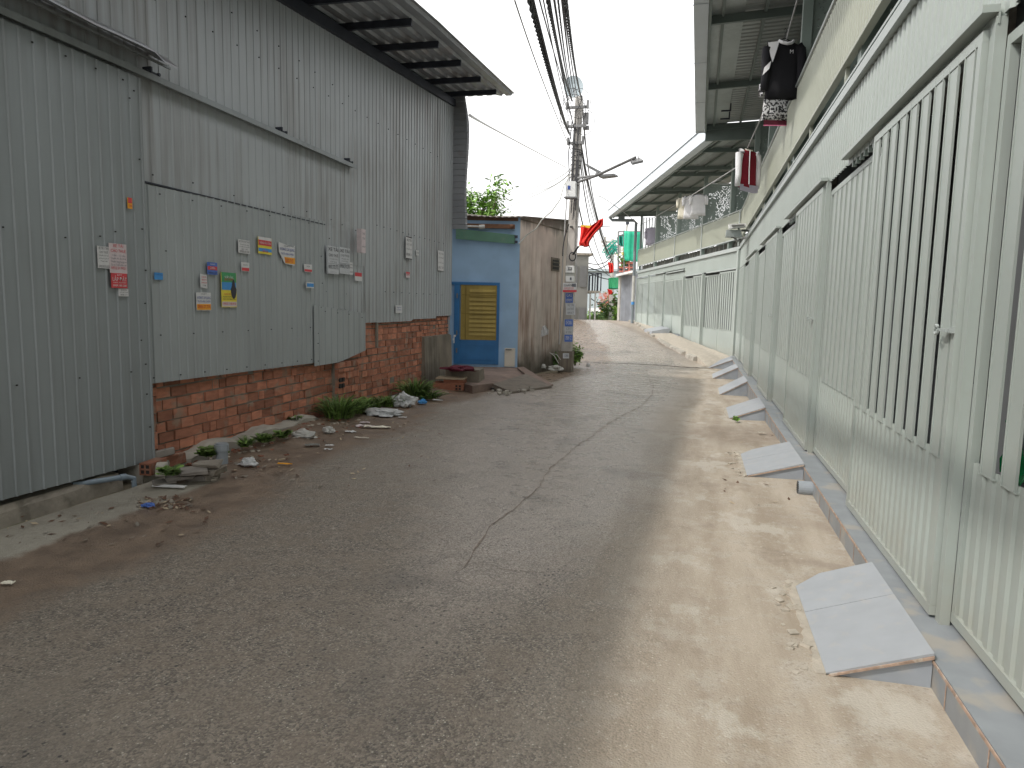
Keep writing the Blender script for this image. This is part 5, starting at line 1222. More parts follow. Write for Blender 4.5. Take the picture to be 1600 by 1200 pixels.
# solar lamp at the bend of the facade
t = thing('wall_lamp', W(1152, 368, 17), 'white solar wall lamp with flat panel on an arm at the facade bend', 'wall lamp')
b = MB(); pl = [(1139, 350), (1166, 349), (1166, 354), (1140, 357)]
P = [W(*q, 16.6) for q in pl]; b.prism(P, Vector((0, .5, .03))); pn = b.build('solar_panel', 'white_paint', t)
b = MB(); b.prism([W(*q, 16.58) for q in ((1143, 351.3), (1163, 350.5), (1163, 352.5), (1144, 354.5))], Vector((0, .01, 0))); b.build('cells', 'steel_grey', pn)
b = MB(); b.prism([W(*q, 16.7) for q in ((1135, 359), (1158, 359), (1160, 371), (1134, 369))], Vector((0, .35, .0))); b.build('housing', 'gutter', t)
b = MB(); b.tube([W(1146, 370, 16.8), W(1152, 377, 17.3), W(1156, 373, 18), RN.p(18.4, 0, 3.3)], .03, 6); b.tube([W(1160, 360, 16.8), RN.p(18.4, 0, 3.45)], .03, 6); b.tube([W(1154, 357, 16.8), W(1158, 372, 17.5)], .02, 6); b.build('arm', 'steel_grey', t)
b = MB(); b.tube([W(1144, 369, 16.75), W(1144, 371, 16.75)], .03, 8); b.build('sensor', 'screw', t)

# ================================================================ WASHING
def garment(name, label, cat, F, s_, off, ztop, wid, hgt, mats, yaw=0, sleeve=1, sl_len=.5, extra=None, group='washing hung along the gallery'):
    """shirt on a hanger; local x = shoulder axis. mats = body, sleeve, collar"""
    r_ = random.Random(int(s_*10)); base = F.p(s_, off, ztop)
    t = thing(name, base, label, cat, group)
    ax = Vector((math.cos(yaw), math.sin(yaw), 0)); ay = Vector((-math.sin(yaw), math.cos(yaw), 0)); Zu = Vector((0, 0, 1))
    def P(x, y, z): return base+ax*x+ay*y+Zu*z
    b = MB(); rings = []; n_ = 40
    prof = [(0, .20, .06), (.03, .62, .09), (.07, .93, .10), (.14, 1.0, .11), (.3, .94, .10), (.55, .95, .11), (.8, .99, .12), (1.0, 1.03, .13)]
    for (tz, kw, kd) in prof:
        ring = []
        for k in range(n_):
            a = 2*math.pi*k/n_; fold = 1+.10*math.sin(a*7+tz*2+s_)*tz+.05*math.sin(a*13+s_)*tz
            ring.append(P(math.cos(a)*wid/2*kw, math.sin(a)*wid*kd*fold*.85, -hgt*tz+(.008*math.sin(a*5) if tz == 1 else 0)))
        rings.append(ring)
    b.loft(rings, cap=False); o = b.build('body', mats[0], t, smooth=True); md = o.modifiers.new('t', 'SOLIDIFY'); md.thickness = .004
    if sleeve:
        for sg in (-1, 1):
            b = MB(); pts = [P(sg*wid*.40, 0, -.035), P(sg*wid*.50, 0, -.09), P(sg*wid*(.53+.02*r_.random()), -.01, -.20), P(sg*wid*.55, -.02, -sl_len*.7), P(sg*wid*(.56), -.01, -sl_len)]
            b.tube(pts, .06, 14, rs=[.065, .072, .06, .052, .045]); b.build('sleeve', mats[1], t, smooth=True)
    b = MB(); b.tube([P(.085*math.cos(a), .045*math.sin(a), .012-.02*(math.sin(a) < 0)) for a in [i*math.pi/8 for i in range(17)]], .012, 6); b.build('collar', mats[2], t, smooth=True)
    b = MB(); b.tube([P(-wid*.42, 0, -.03), P(0, 0, .05), P(wid*.42, 0, -.03)], .006, 5); b.tube([P(0, 0, .05), P(0, 0, .11), P(.025, 0, .14), P(.0, 0, .17), P(-.02, 0, .15)], .005, 5); b.build('hanger', 'cable', t)
    if extra: extra(P, t)
    return t
ya = rad(16)
def ex_black(P, t):
    b = MB(); b.add([P(-.24, -.062, -.03), P(-.10, -.085, -.02), P(-.13, -.085, -.14), P(-.17, -.08, -.28), P(-.20, -.075, -.20)], [(0, 4, 3, 2, 1)]); b.build('white_panel', 'cloth_white', t)
    b = MB(); b.add([P(-.27, -.07, -.34), P(-.19, -.085, -.26), P(-.21, -.085, -.36), P(-.29, -.075, -.44)], [(0, 3, 2, 1)]); b.build('white_panel', 'cloth_white', t)
    b = MB(); b.tube([P(-.095, -.05, .0), P(-.06, -.085, -.035), P(0, -.095, -.05), P(.06, -.085, -.035), P(.095, -.05, 0)], .02, 6); b.build('white_neckband', 'cloth_white', t)
    text('M', P(.06, -.098, -.15), ax_, Vector((0, 0, 1)), .05, 'cloth_white', t)
ax_ = Vector((math.cos(ya), math.sin(ya), 0))
h1 = W(1226, 66, 8.9)
garment('jersey', 'black jersey with white shoulder panel and neckband, nearest on the gallery line', 'jersey', Frame((h1.x, h1.y, 0), (0, 1, 0), (-1, 0, 0)), 0, 0, h1.z, .42, .70, ('cloth_black', 'cloth_black', 'cloth_black'), ya, sl_len=.60, extra=ex_black)
h2 = W(1217, 125, 9.9)
def ex_print(P, t):
    b = MB(); b.add([P(x, y, z) for x, y, z in [(-.20, -.05, -.57), (.16, -.05, -.57), (.16, -.05, -.64), (-.20, -.05, -.64)]], [(0, 3, 2, 1)]); b.build('inner_hem', 'cloth_maroon', t)
    b = MB(); b.bar(P(-.2, -.055, -.645), P(.16, -.055, -.64), .006, .012); b.build('pink_trim', 'cloth_pink', t)
garment('blouse', 'black and white speckled blouse with a pink hem hanging below the black jersey', 'blouse', Frame((h2.x, h2.y, 0), (0, 1, 0), (-1, 0, 0)), 0, 0, h2.z, .42, .56, ('cloth_print', 'cloth_print', 'cloth_print'), ya, sl_len=.24, extra=ex_print)
h3 = W(1170, 235, 12.6)
def ex_red(P, t):
    b = MB(); b.tube([P(-.05, -.075, -.02), P(-.06, -.09, -.35), P(-.05, -.095, -.62)], .010, 5); b.build('white_piping', 'cloth_white', t)
    b = MB(); b.add([P(-.22, -.04, -.62), P(.24, -.06, -.62), P(.24, -.05, -.74), (P(.12, -.05, -.76)), P(-.22, -.04, -.73)], [(0, 4, 3, 2, 1)]); b.build('white_hem', 'cloth_lilac', t)
garment('jacket', 'dark red tracksuit jacket with white sleeves and piping', 'jacket', Frame((h3.x, h3.y, 0), (0, 1, 0), (-1, 0, 0)), 0, 0, h3.z, .46, .66, ('cloth_red', 'cloth_white', 'cloth_cream'), ya+.5, sl_len=.66, extra=ex_red)
for (px, py, d, lab, mt, w_, hh) in ((1070, 309, 24.0, 'cream shirt, leftmost of the pale shirts bunched on the line', 'cloth_cream', .42, .72), (1081, 306, 23.8, 'white shirt in the middle of the bunched pale shirts', 'cloth_white', .50, .78), (1092, 304, 23.5, 'white shirt with grey collar, rightmost of the bunched pale shirts', 'cloth_white', .48, .70)):
    h = W(px, py, d); garment('shirt', lab, 'shirt', Frame((h.x, h.y, 0), (0, 1, 0), (-1, 0, 0)), 0, 0, h.z, w_, hh, (mt, mt, 'cloth_grey' if px > 1085 else mt), ya-.1, sl_len=.34)
h = W(1019, 356, 32); garment('shirt', 'greyish lilac shirt hanging alone by the barred far end', 'shirt', Frame((h.x, h.y, 0), (0, 1, 0), (-1, 0, 0)), 0, 0, h.z, .55, .8, ('cloth_lilac', 'cloth_lilac', 'cloth_grey'), ya, sl_len=.5)
cable([W(1004, 350, 33), W(1065, 315, 24.6), W(1150, 262, 14.5), W(1164, 240, 12.9), W(1200, 160, 10.5)], .012, 'pale washing line strung along the gallery', 'washing lines', 'cable_grey', name='washing_line')
cable([W(1225, 75, 9.2), W(1243, 10, 8.0), W(1262, -60, 6.9)], .010, 'short steep washing line above the black jersey', 'washing lines', 'cable_grey', name='washing_line')
t = thing('cloth_hanger', W(1125, 285, 14.5), 'empty thin wire hanger on the washing line left of the red jacket', 'hanger')
b = MB(); b.tube([W(1113, 287, 17), W(1118, 283, 17), W(1125, 281, 17), W(1134, 284, 17), W(1138, 288, 17), W(1113, 287, 17)], .006, 5); b.build('wire', 'cable_grey', t)
# green bag behind the near slats
t = thing('rain_poncho', (1.22, 3.1, .86), 'crumpled dark green plastic hanging behind the nearest slats', 'plastic sheet')
b = MB(); vs = []; n_ = 14
for i in range(n_+1):
    for j in range(13):
        u = j/12; z = .86+.75*(1-i/n_)**1.0
        y = 2.96+.30*u*(.45+.55*i/n_)+.03*noise.noise(Vector((i*.5, j*.4, 1))); x = 1.20+.05*noise.noise(Vector((i*.35, j*.55, 4)))+.05*u
        vs.append((x, y-.1*(1-i/n_), z))
b.add(vs, [(i*13+j, i*13+j+1, (i+1)*13+j+1, (i+1)*13+j) for i in range(n_) for j in range(12)]); b.build('sheet', 'bag_green', t, smooth=False)
# ================================================================ PLANTS
def blades(b, c, n, R_, H_, seed, fern=.4):
    r_ = random.Random(seed); c = Vector(c)
    for i in range(n):
        a = r_.uniform(0, 6.28); rr = R_*math.sqrt(r_.random())*.6; p = c+Vector((rr*math.cos(a), rr*math.sin(a), 0))
        lean = Vector((math.cos(a), math.sin(a), 0))*r_.uniform(.2, 1.0)*R_*.9; h_ = H_*r_.uniform(.35, 1.0)*(1-.5*rr/R_)
        w_ = r_.uniform(.004, .009); side = Vector((-math.sin(a), math.cos(a), 0)); tone = r_.random()
        P = [p+lean*t**1.6+Vector((0, 0, h_*(t*(1.6-.75*t)))) for t in (0, .33, .66, 1)]
        vs = []
        for k, q in enumerate(P): ww = w_*(1, 1.1, .8, .15)[k]; vs += [q-side*ww, q+side*ww]
        b.add(vs, [(0, 1, 3, 2), (2, 3, 5, 4), (4, 5, 7, 6)], 0, tone)
        if r_.random() < fern:
            for k in range(9):
                t = .25+.75*k/9; q = p+lean*t**1.6+Vector((0, 0, h_*(t*(1.6-.75*t))))
                for sg in (-1, 1):
                    l_ = .05*(1.1-t)+.015; tip = q+side*sg*l_+lean.normalized()*l_*.5+Vector((0, 0, .01)); fw_ = lean.normalized()*.008
                    b.add([q-fw_, q+fw_, tip+fw_*.4, tip-fw_*.4], [(0, 1, 2, 3)], 0, tone)
def weed(px, py, R_, H_, n, seed, label, group='weeds along the foot of the brick wall', z=.02, fern=.25, mt='grass_blade'):
    c = gpt(px, py, z); b = MB(); blades(b, c, n, R_, H_, seed, fern)
    o = b.build('weed_clump', mt); return tag(o, label, 'weeds', group)
weed(530, 652, .30, .40, 210, 1, 'tallest bushy weed clump, against the brick pier', z=.05)
weed(552, 645, .24, .28, 160, 2, 'leafy weeds just right of the tallest clump, beside the white bag', z=.05)
weed(578, 637, .26, .2, 160, 3, 'low weeds between the pier clump and the far clump')
weed(603, 634, .24, .20, 140, 4, 'small low tuft behind the crumpled white sheet')
weed(648, 618, .32, .36, 260, 5, 'dense round clump near the plastered plinth', z=.04)
weed(672, 622, .22, .18, 110, 6, 'small tuft by the brick steps', z=.02)
weed(383, 697, .11, .11, 60, 7, 'grass tuft on the broken kerb beside the grey pipe', z=.08)
weed(413, 690, .11, .12, 70, 8, 'grass tuft in the middle of the broken kerb', z=.06)
weed(440, 683, .10, .11, 60, 9, 'grass tuft at the far end of the broken kerb', z=.06)
weed(330, 712, .12, .11, 60, 10, 'fern-like sprig between the pipe and the brick pile', z=.08, fern=1)
weed(268, 741, .10, .08, 60, 11, 'small green sprig behind the brick pile', z=.10)
weed(460, 655, .10, .06, 50, 12, 'tiny creeping weed on top of the pale kerb', z=.11)
def leafy(name, c, R_, H_, n, seed, mt, label, cat, group=None, leaf=.05, stems=6, flowers=None):
    r_ = random.Random(seed); c = Vector(c); t = thing(name, c, label, cat, group)
    b = MB(); tips = []
    for i in range(stems):
        a = r_.uniform(0, 6.28); e = c+Vector((math.cos(a)*R_*r_.uniform(.2, .8), math.sin(a)*R_*r_.uniform(.2, .8), H_*r_.uniform(.5, .95))); b.tube([c, c.lerp(e, .5)+Vector((0, 0, H_*.08)), e], .006+leaf*.08, 5); tips.append(e)
    b.build('stems', 'bark', t)
    b = MB()
    for i in range(n):
        e = r_.choice(tips); q = c.lerp(e, r_.uniform(.35, 1.1))+Vector((r_.gauss(0, R_*.22), r_.gauss(0, R_*.22), r_.gauss(0, H_*.12)))
        q.z = max(q.z, c.z)
        u = Vector((r_.gauss(0, 1), r_.gauss(0, 1), r_.gauss(0, .5))).normalized(); v = u.cross(Vector((r_.gauss(0, 1), r_.gauss(0, 1), r_.gauss(0, 1)))).normalized(); L_ = leaf*r_.uniform(.6, 1.3)
        b.add([q-u*L_, q+v*L_*.38, q+u*L_, q-v*L_*.38], [(0, 1, 2, 3)], 0, r_.random())
    b.build('leaves', mt, t)
    if flowers:
        b = MB()
        for i in range(flowers[1]):
            e = r_.choice(tips); q = e+Vector((r_.gauss(0, R_*.3), r_.gauss(0, R_*.3), r_.gauss(0, H_*.12)))
            for k in range(5): a = k*1.256; b.add([q, q+Vector((math.cos(a), -.2, math.sin(a)))*leaf*.8, q+Vector((math.cos(a+.7), -.2, math.sin(a+.7)))*leaf*.8], [(0, 1, 2)])
        b.build('flowers', flowers[0], t)
    return t
leafy('shrub', gpt(898, 572, .0), .22, .55, 420, 1, 'leaf_light', 'bright green leafy plant right of the near pole foot', 'plant', leaf=.05)
leafy('shrub', gpt(866, 573, .0), .22, .45, 300, 2, 'leaf', 'dark green plant with dry stalks between the hut wall and the near pole', 'plant', leaf=.045)
leafy('weed', gpt(1150, 657, 0), .06, .05, 60, 3, 'leaf_light', 'small green weed at the corner of the third ramp', 'weed', leaf=.035, stems=4)
b = MB(); s_ = gpt(866, 573, .25); b.tube([W(859, 551, 15.9), W(866, 556, 15.8), W(873, 568, 15.7)], .008, 5); b.tube([W(861, 552, 15.9), W(870, 554, 15.8), W(876, 562, 15.7)], .007, 5); tag(b.build('dry_stalk', 'dirty_white'), 'pale dry stalks arching over the dark plant by the pole', 'stalk')
dz = lambda p: Vector((p.x, p.y, gz(p.y)-.1))
for i, (px, d, R_, H_, n, mt, lab, fl) in enumerate([(926, 50, .9, .75, 260, 'leaf_light', 'low green bush at the left of the far verge', None), (940, 49, .8, .85, 260, 'leaf', 'low bush with yellow flowers on the far verge', ('flower_yellow', 14)), (950, 48, .9, 1.5, 420, 'leaf', 'taller green bush at the foot of the second pole', None), (949, 49, .6, 2.3, 260, 'leaf_light', 'tall pink flowering bush left of the second pole', ('flower_pink', 90)), (962, 44, .5, 1.7, 260, 'leaf', 'dark leafy bush between the second pole and the shed', None), (965, 42, .4, .9, 200, 'leaf_light', 'pale weedy bush at the corner of the shed', None), (934, 47, .5, .55, 160, 'leaf', 'small dark bush before the yellow flowers', None), (914, 52, .8, .55, 200, 'leaf', 'low dark bush beside the balcony house', None)]):
    p = dz(W(px, 495, d)); leafy('flower_bush' if fl else 'bush', p, R_, H_, n, 20+i, mt, lab, 'bush', 'bushes on the far verge', leaf=.13, stems=9, flowers=fl)
b = MB(); r_ = random.Random(9)
for i in range(900):
    px = r_.uniform(898, 965); p = W(px, 498, r_.uniform(43, 54)); p.z = gz(p.y)-.03; blades(b, p, 1, .2, .55, i, 0)
tag(b.build('verge_grass', 'grass_blade'), 'rough grass along the far verge', 'grass', kind='stuff')
# yellow bunch hanging on the terrace
leafy('potted_plant', W(973, 418, 41), .35, 1.1, 160, 40, 'leaf_light', 'yellow green potted plant on the terrace rack', 'potted plant', leaf=.12, flowers=('flower_yellow', 10))
# tree behind the hut
def tree(base, H_, R_, n, seed, label, leaf=.10, cl=26, clusters=None):
    r_ = random.Random(seed); base = Vector(base); t = thing('tree', base, label, 'tree', 'trees behind the hut')
    b = MB(); top = base+Vector((0, 0, H_*.6)); b.tube([base, base.lerp(top, .5)+Vector((.1, 0, 0)), top], .1, 8, rs=[.14, .11, .07]); ends = []
    for i in range(cl):
        a = r_.uniform(0, 6.28); e = base+Vector((math.cos(a)*R_*r_.uniform(.3, 1), math.sin(a)*R_*r_.uniform(.3, 1), H_*(.62+.38*r_.random()**.8)))
        s_ = base.lerp(top, r_.uniform(.6, 1)); b.tube([s_, s_.lerp(e, .5)+Vector((0, 0, .2)), e], .02, 5, rs=[.04, .025, .01]); ends.append((s_, e))
    b.build('trunk', 'bark', t)
    b = MB()
    for (s_, e) in ends:
        d = (e-s_).normalized()
        for k in range(n):
            c = s_.lerp(e, r_.uniform(.45, 1.12))+Vector((r_.gauss(0, .16), r_.gauss(0, .16), r_.gauss(0, .07)))
            u = (d*.4+Vector((r_.gauss(0, 1), r_.gauss(0, 1), r_.gauss(0, .25)))).normalized(); v = u.cross(Vector((0, 0, 1))+Vector((r_.gauss(0, .4), r_.gauss(0, .4), 0))).normalized(); L_ = leaf*r_.uniform(.5, 1.2)
            b.add([c-u*L_, c+v*L_*.32, c+u*L_, c-v*L_*.32], [(0, 1, 2, 3)], 0, r_.random())
    b.build('crown', 'leaf_light', t)
pt = W(735, 480, 20); tree((pt.x, pt.y, 0), 4.75, 1.1, 300, 4, 'light green feathery tree rising behind the hut roof', leaf=.10)
pt = W(700, 480, 23); tree((pt.x, pt.y, 0), 5.2, 1.6, 200, 6, 'second green tree hidden mostly by the warehouse corner', leaf=.1)

# ================================================================ LITTER AND ODD THINGS
def crumple(name, px, py, sx, sy, sz, mt, label, cat='litter', seed=1, z=.02, group='litter along the road edge', yaw=0, sub=3):
    bm_ = __import__('bmesh').new(); __import__('bmesh').ops.create_icosphere(bm_, subdivisions=sub, radius=1)
    c = gpt(px, py, z); R_ = Matrix.Rotation(yaw, 3, 'Z'); o3 = Vector((seed*3.1, seed, 0)); vs = []
    for v in bm_.verts:
        p = v.co.copy(); k = 1+.55*noise.noise(p*1.6+o3)+.35*noise.noise(p*4+o3); q = Vector((p.x*sx*k, p.y*sy*k, max(-.35, p.z)*sz*k)); vs.append(c+R_@q+Vector((0, 0, sz*.35)))
    fs = [tuple(v.index for v in f.verts) for f in bm_.faces]; bm_.free()
    b = MB(); b.add(vs, fs); o = b.build(name, mt); return tag(o, label, cat, group)
crumple('plastic_bag', 597, 647, .26, .16, .05, 'plastic_bag', 'flattened white printed sack beside the weeds, largest white litter', 'plastic bag', 1, sub=4)
o = text('1 Công ty', gpt(594, 647, .075), RT+Vector((0, .2, 0)), Vector((-.2, 1, 0)), .05, 'ink_grey', None, width=.22)
o.parent = bpy.data.objects['plastic_bag']
crumple('plastic_bag', 630, 633, .17, .13, .13, 'plastic_bag', 'puffed white plastic bag next to the flattened sack', 'plastic bag', 2, sub=4)
crumple('plastic_bag', 475, 683, .13, .10, .06, 'dirty_white', 'greyish plastic bag nearest the broken kerb', 'plastic bag', 3)
crumple('plastic_bag', 388, 727, .085, .06, .05, 'plastic_bag', 'small crumpled white bag right of the grey pipe', 'plastic bag', 4)
crumple('blue_bag', 660, 630, .07, .05, .04, 'st_blue', 'small crumpled blue wrapper before the steps', 'wrapper', 5)
crumple('cup', 513, 676, .07, .05, .05, 'dirty_white', 'small torn white paper cup with dark inside by the grass', 'paper cup', 6)
crumple('plastic_bag', 868, 578, .16, .10, .08, 'dirty_white', 'white plastic bags heaped at the near pole foot', 'plastic bag', 7)
crumple('plastic_bag', 848, 575, .08, .06, .06, 'dirty_white', 'small white wrapper left of the heap at the pole foot', 'wrapper', 8)
crumple('plastic_cup', 919, 573, .05, .05, .07, 'paper', 'tiny white cup alone on the road right of the pole', 'cup', 9)
crumple('wrapper', 232, 791, .045, .03, .02, 'st_navy', 'tiny blue and white wrapper among dry leaves', 'wrapper', 10)
def flat(name, px, py, L_, W_, yaw, mt, label, z=.018, thick=.006, cat='paper scrap', curl=.01, seed=1, group='litter along the road edge'):
    c = gpt(px, py, z); r_ = random.Random(seed); n_ = 7; vs = []; ca, sa = math.cos(yaw), math.sin(yaw)
    for i in range(n_):
        for j in range(4):
            u, v = (i/(n_-1)-.5)*L_, (j/3-.5)*W_*(1-.15*r_.random()); vs.append(c+Vector((u*ca-v*sa, u*sa+v*ca, curl*(noise.noise(Vector((i*.6, j*.6, seed)))+.4)+.004)))
    b = MB(); b.add(vs, [(i*4+j, i*4+j+1, (i+1)*4+j+1, (i+1)*4+j) for i in range(n_-1) for j in range(3)]); o = b.build(name, mt); md = o.modifiers.new('t', 'SOLIDIFY'); md.thickness = thick; return tag(o, label, cat, group)
flat('paper_strip', 265, 762, .27, .045, .15, 'paper', 'curved white strip lying before the brick pile', seed=1, curl=.015)
flat('cardboard_scrap', 445, 726, .13, .03, .2, 'st_orange', 'thin orange scrap on the road right of the small bag', seed=2)
flat('paper_scrap', 590, 669, .30, .10, .2, 'cloth_cream', 'long crumpled cream paper by the road edge', seed=3, curl=.03)
flat('paper_scrap', 571, 668, .22, .07, .1, 'paper_pink', 'pinkish crumpled paper left of the long cream one', seed=4, curl=.03)
flat('paper_scrap', 548, 676, .12, .06, .3, 'paper', 'small white paper below the pinkish one', seed=5, curl=.02)
flat('paper_scrap', 570, 661, .12, .05, .3, 'paper_pink', 'faded red paper scrap by the tall weeds', seed=6)
flat('paper_scrap', 488, 696, .15, .08, .5, 'house_grey', 'flat grey scrap in the middle of the dirt strip', seed=7)
flat('paper_scrap', 515, 697, .09, .03, .1, 'paper', 'upper small white scrap right of the grey one', seed=8)
flat('paper_scrap', 513, 703, .08, .03, .1, 'paper', 'lower small white scrap right of the grey one', seed=9)
flat('paper_scrap', 565, 685, .16, .03, .1, 'tile_white', 'thin pale shard on the dirt beyond the scraps', seed=10)
flat('paper_scrap', 629, 653, .10, .04, .1, 'paper', 'small white scrap right of the flattened sack', seed=11)
flat('paper_scrap', 684, 626, .16, .05, 0, 'paper', 'small white scrap before the brick steps', seed=12)
flat('paper_scrap', 661, 623, .12, .06, .2, 'st_green', 'small green wrapper at the foot of the steps', seed=13)
flat('paper_scrap', 13, 913, .06, .03, .2, 'cloth_cream', 'little pale scrap at the far left on the asphalt', seed=14)
flat('paper_scrap', 1190, 677, .09, .06, .2, 'mortar_pale', 'pale chip on the sand near the second ramp', seed=15)
flat('paper_scrap', 440, 719, .06, .03, .9, 'cardboard', 'brown curled scrap above the orange one', seed=16)
# dry leaves, stuff
b = MB(); r_ = random.Random(21)
zones = [((215, 300), (775, 795), 150), ((365, 470), (700, 745), 60), ((150, 330), (790, 850), 26), ((480, 690), (640, 690), 90), ((0, 200), (790, 850), 30), ((1130, 1240), (650, 800), 20), ((330, 700), (660, 760), 60)]
for (x, y, n_) in zones:
    for i in range(n_):
        c = gpt(r_.uniform(*x), r_.uniform(*y), .02); a = r_.uniform(0, 3.14); L_ = r_.uniform(.01, .035); u = Vector((math.cos(a), math.sin(a), r_.uniform(-.2, .4))).normalized(); v = Vector((-math.sin(a), math.cos(a), r_.uniform(-.3, .3)))
        b.add([c-u*L_, c+v*L_*.4, c+u*L_, c-v*L_*.4], [(0, 1, 2, 3)], r_.choice([0, 0, 1, 2]))
tag(b.build('leaf_litter', ['wood_dark', 'cardboard', 'concrete_dark']), 'dry leaves and crumbs scattered on the road edge', 'leaf litter', kind='stuff')
b = MB()
for i in range(420):
    s_ = r_.uniform(4.9, 11.5); q = LW.p(s_, r_.uniform(.05, .75)*r_.random()**.6+.05, 0); q.z = road_z(q.x, q.y)+.005; k = r_.uniform(.004, .022)
    b.obox(q, (k*2, k*1.6, k), Matrix.Rotation(r_.uniform(0, 3), 3, 'Z')@Matrix.Rotation(r_.uniform(-.5, .5), 3, 'X'), r_.choice([0, 1, 1, 2]))
for i in range(260):
    yy = r_.uniform(2.5, 18); q = Vector((r_.uniform(.35, .94) if r_.random() < .6 else r_.uniform(-.3, .9), yy, 0)); q.z = road_z(q.x, q.y)+.006; k = r_.uniform(.002, .007)
    b.obox(q, (k*2, k*1.6, k), Matrix.Rotation(r_.uniform(0, 3), 3, 'Z'), 2)
tag(b.build('gravel', ['concrete_dark', 'brick', 'mortar_pale']), 'small stones and brick crumbs on the road edges', 'gravel', kind='stuff')
# pile of broken tiles and bricks
def block(name, px, py, sz, yaw, mt, label, z=0, tilt=0, jag=.012, seed=1, group='broken bricks piled under the brick wall', cat='brick'):
    r_ = random.Random(seed); c = gpt(px, py, z)+Vector((0, 0, sz[2]/2)); R_ = Matrix.Rotation(yaw, 3, 'Z')@Matrix.Rotation(tilt, 3, 'X'); b = MB(); b.obox(c, sz, R_)
    b.v = [tuple(Vector(v)+Vector((r_.uniform(-jag, jag), r_.uniform(-jag, jag), r_.uniform(-jag, jag)*.6))) for v in b.v]
    o = b.build(name, mt); md = o.modifiers.new('b', 'BEVEL'); md.width = .006; md.segments = 1; return tag(o, label, cat, group)
block('tile', 257, 755, (.17, .12, .02), .9, 'tile_grey', 'front flat brown tile of the brick pile', .03, .15, seed=1, cat='tile')
block('tile', 280, 748, (.20, .12, .03), .7, 'tile_grey', 'long tile lying second in the brick pile', .05, .1, seed=2, cat='tile')
block('tile', 303, 738, (.20, .12, .025), .8, 'tile_grey', 'tilted tile on top of the middle of the pile', .11, .2, seed=3, cat='tile')
block('tile', 290, 742, (.18, .13, .025), .5, 'concrete_dark', 'dark tile under the tilted one', .06, .05, seed=4, cat='tile')
block('rubble_stone', 325, 731, (.20, .14, .05), .3, 'concrete_dark', 'upper flat stone of the stack by the grey pipe', .12, .0, .02, 5, cat='stone')
block('rubble_stone', 327, 739, (.22, .16, .05), .1, 'concrete_dark', 'middle flat stone of the stack by the grey pipe', .07, .05, .02, 6, cat='stone')
block('rubble_stone', 322, 749, (.20, .15, .06), -.2, 'concrete_dark', 'lowest front stone of the stack by the grey pipe', .0, .05, .02, 7, cat='stone')
block('rubble_stone', 308, 748, (.15, .12, .05), .6, 'tile_grey', 'small stone between the tiles and the stone stack', .02, .1, .02, 8, cat='stone')
block('rubble_stone', 252, 741, (.08, .07, .09), .6, 'concrete', 'pale upright lump at the left of the brick pile', .05, .2, .02, 9, cat='stone')
block('rubble_stone', 335, 752, (.05, .04, .03), .6, 'mortar_pale', 'tiny white chip at the foot of the stone stack', .0, .2, .01, 10, cat='stone')
t = thing('hollow_brick', gpt(236, 742, .06), 'hollow red brick with holes at the kerb end beside the gate', 'brick')
b = MB(); c = gpt(240, 738, .05)+Vector((0, 0, .05)); R_ = Matrix.Rotation(.15, 3, 'Z'); b.obox(c, (.10, .22, .10), R_); b.build('brick', 'brick', t)
b = MB()
for q in ((-.022, -.022), (.022, -.022), (-.022, .022), (.022, .022)): b.obox(c+R_@Vector((q[0], -.1085, q[1])), (.028, .004, .028), R_)
b.build('hole', 'screw', t)
block('concrete_lump', 265, 728, (.10, .30, .10), -.05, 'brick', 'broken red brick lying on the kerb right of the hollow one', .03, .0, .015, 12)
block('concrete_lump', 245, 716, (.05, .30, .06), -.4, 'tile_grey', 'grey slanted board resting against the brick corner', .13, .1, .006, 13, cat='board')
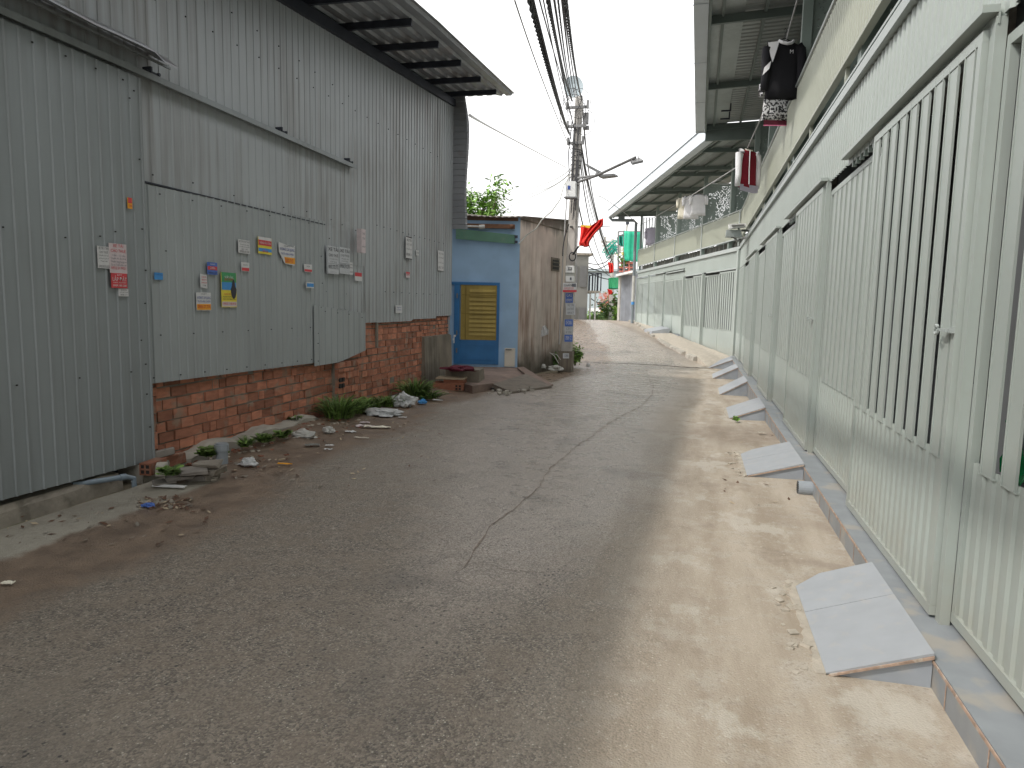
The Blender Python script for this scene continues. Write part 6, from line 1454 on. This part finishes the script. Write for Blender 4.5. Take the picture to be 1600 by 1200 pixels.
# pvc pieces
t = thing('pvc_pipe', gpt(205, 748, .1), 'bent grey drain pipe coming out under the gate', 'pipe')
q0 = LW.p(4.15, .02, .10); q1 = LW.p(4.52, .15, .085); q2 = LW.p(4.58, .17, .06); q3 = LW.p(4.58, .175, -.02)
b = MB(); b.tube([q0, q1, q2, q3], .021, 12); b.build('pipe', 'pvc', t)
b = MB(); b.tube([q1-(q1-q0)*.12, q1], .026, 12); b.build('elbow', 'pvc', t)
t = thing('pipe_cap', gpt(347, 725, 0), 'upright blue grey pipe end with a collar standing in the weeds', 'pipe')
c = gpt(347, 726, 0); b = MB(); b.tube([c, c+Vector((0, 0, .13))], .052, 18, cap=False); b.build('pipe', 'pvc_cap', t)
b = MB(); b.tube([c+Vector((0, 0, .131)), c+Vector((0, 0, .19))], .062, 18); b.tube([c+Vector((0, 0, .191)), c+Vector((0, 0, .20))], .05, 18); b.build('collar', 'pvc_cap', t)
# brick step with plank and red cloth
t = thing('brick_step', gpt(715, 612, 0), 'low mortared brick step block in front of the plastered plinth', 'steps')
c = gpt(722, 606, 0); b = MB(); R_ = Matrix.Rotation(.15, 3, 'Z'); b.obox(c+Vector((-.02, .25, .17)), (.62, .60, .34), R_); b.v = [tuple(Vector(v)+Vector((random.uniform(-.02, .02),)*3)) for v in b.v]; b.build('block', 'plaster', t)
c2 = gpt(697, 610, 0); b = MB(); b.obox(c2+Vector((.0, .2, .06)), (.55, .35, .12), R_, 0, .3); b.obox(c2+Vector((.08, .24, .155)), (.36, .3, .065), R_, 0, .1); b.build('brick_course', 'brick', t)
b = MB()
for q in ((-.03, .035), (.03, .035), (-.03, .085), (.03, .085)): b.obox(c2+Vector((.30, 0, 0))+R_@Vector((q[0]-.08, .02, q[1])), (.035, .01, .03), R_)
b.build('brick_hole', 'screw', t)
b = MB(); b.obox(c2+Vector((.02, .22, .20)), (.50, .34, .025), R_); o = b.build('plank', 'cardboard'); tag(o, 'thin pale plank laid on the lower brick step', 'plank')
crumple('cloth', 718, 579, .26, .14, .06, 'cloth_maroon', 'crumpled dark red cloth lying on the brick step block', 'cloth', 31, z=.33, group=None)
(sa, za) = HS.hit(850, 518, .05); pc = HS.p(sa, .05, za); dd = (pc-CAM).dot(FW)
o = cloth([((843, 512), (852, 508)), ((844, 519), (857, 516)), ((843, 528), (857, 522))], dd, .025, 'paper', None, 'plastic_sheet', thick=.004, seed=3); tag(o, 'white plastic sheet caught on the stained hut wall', 'plastic sheet')
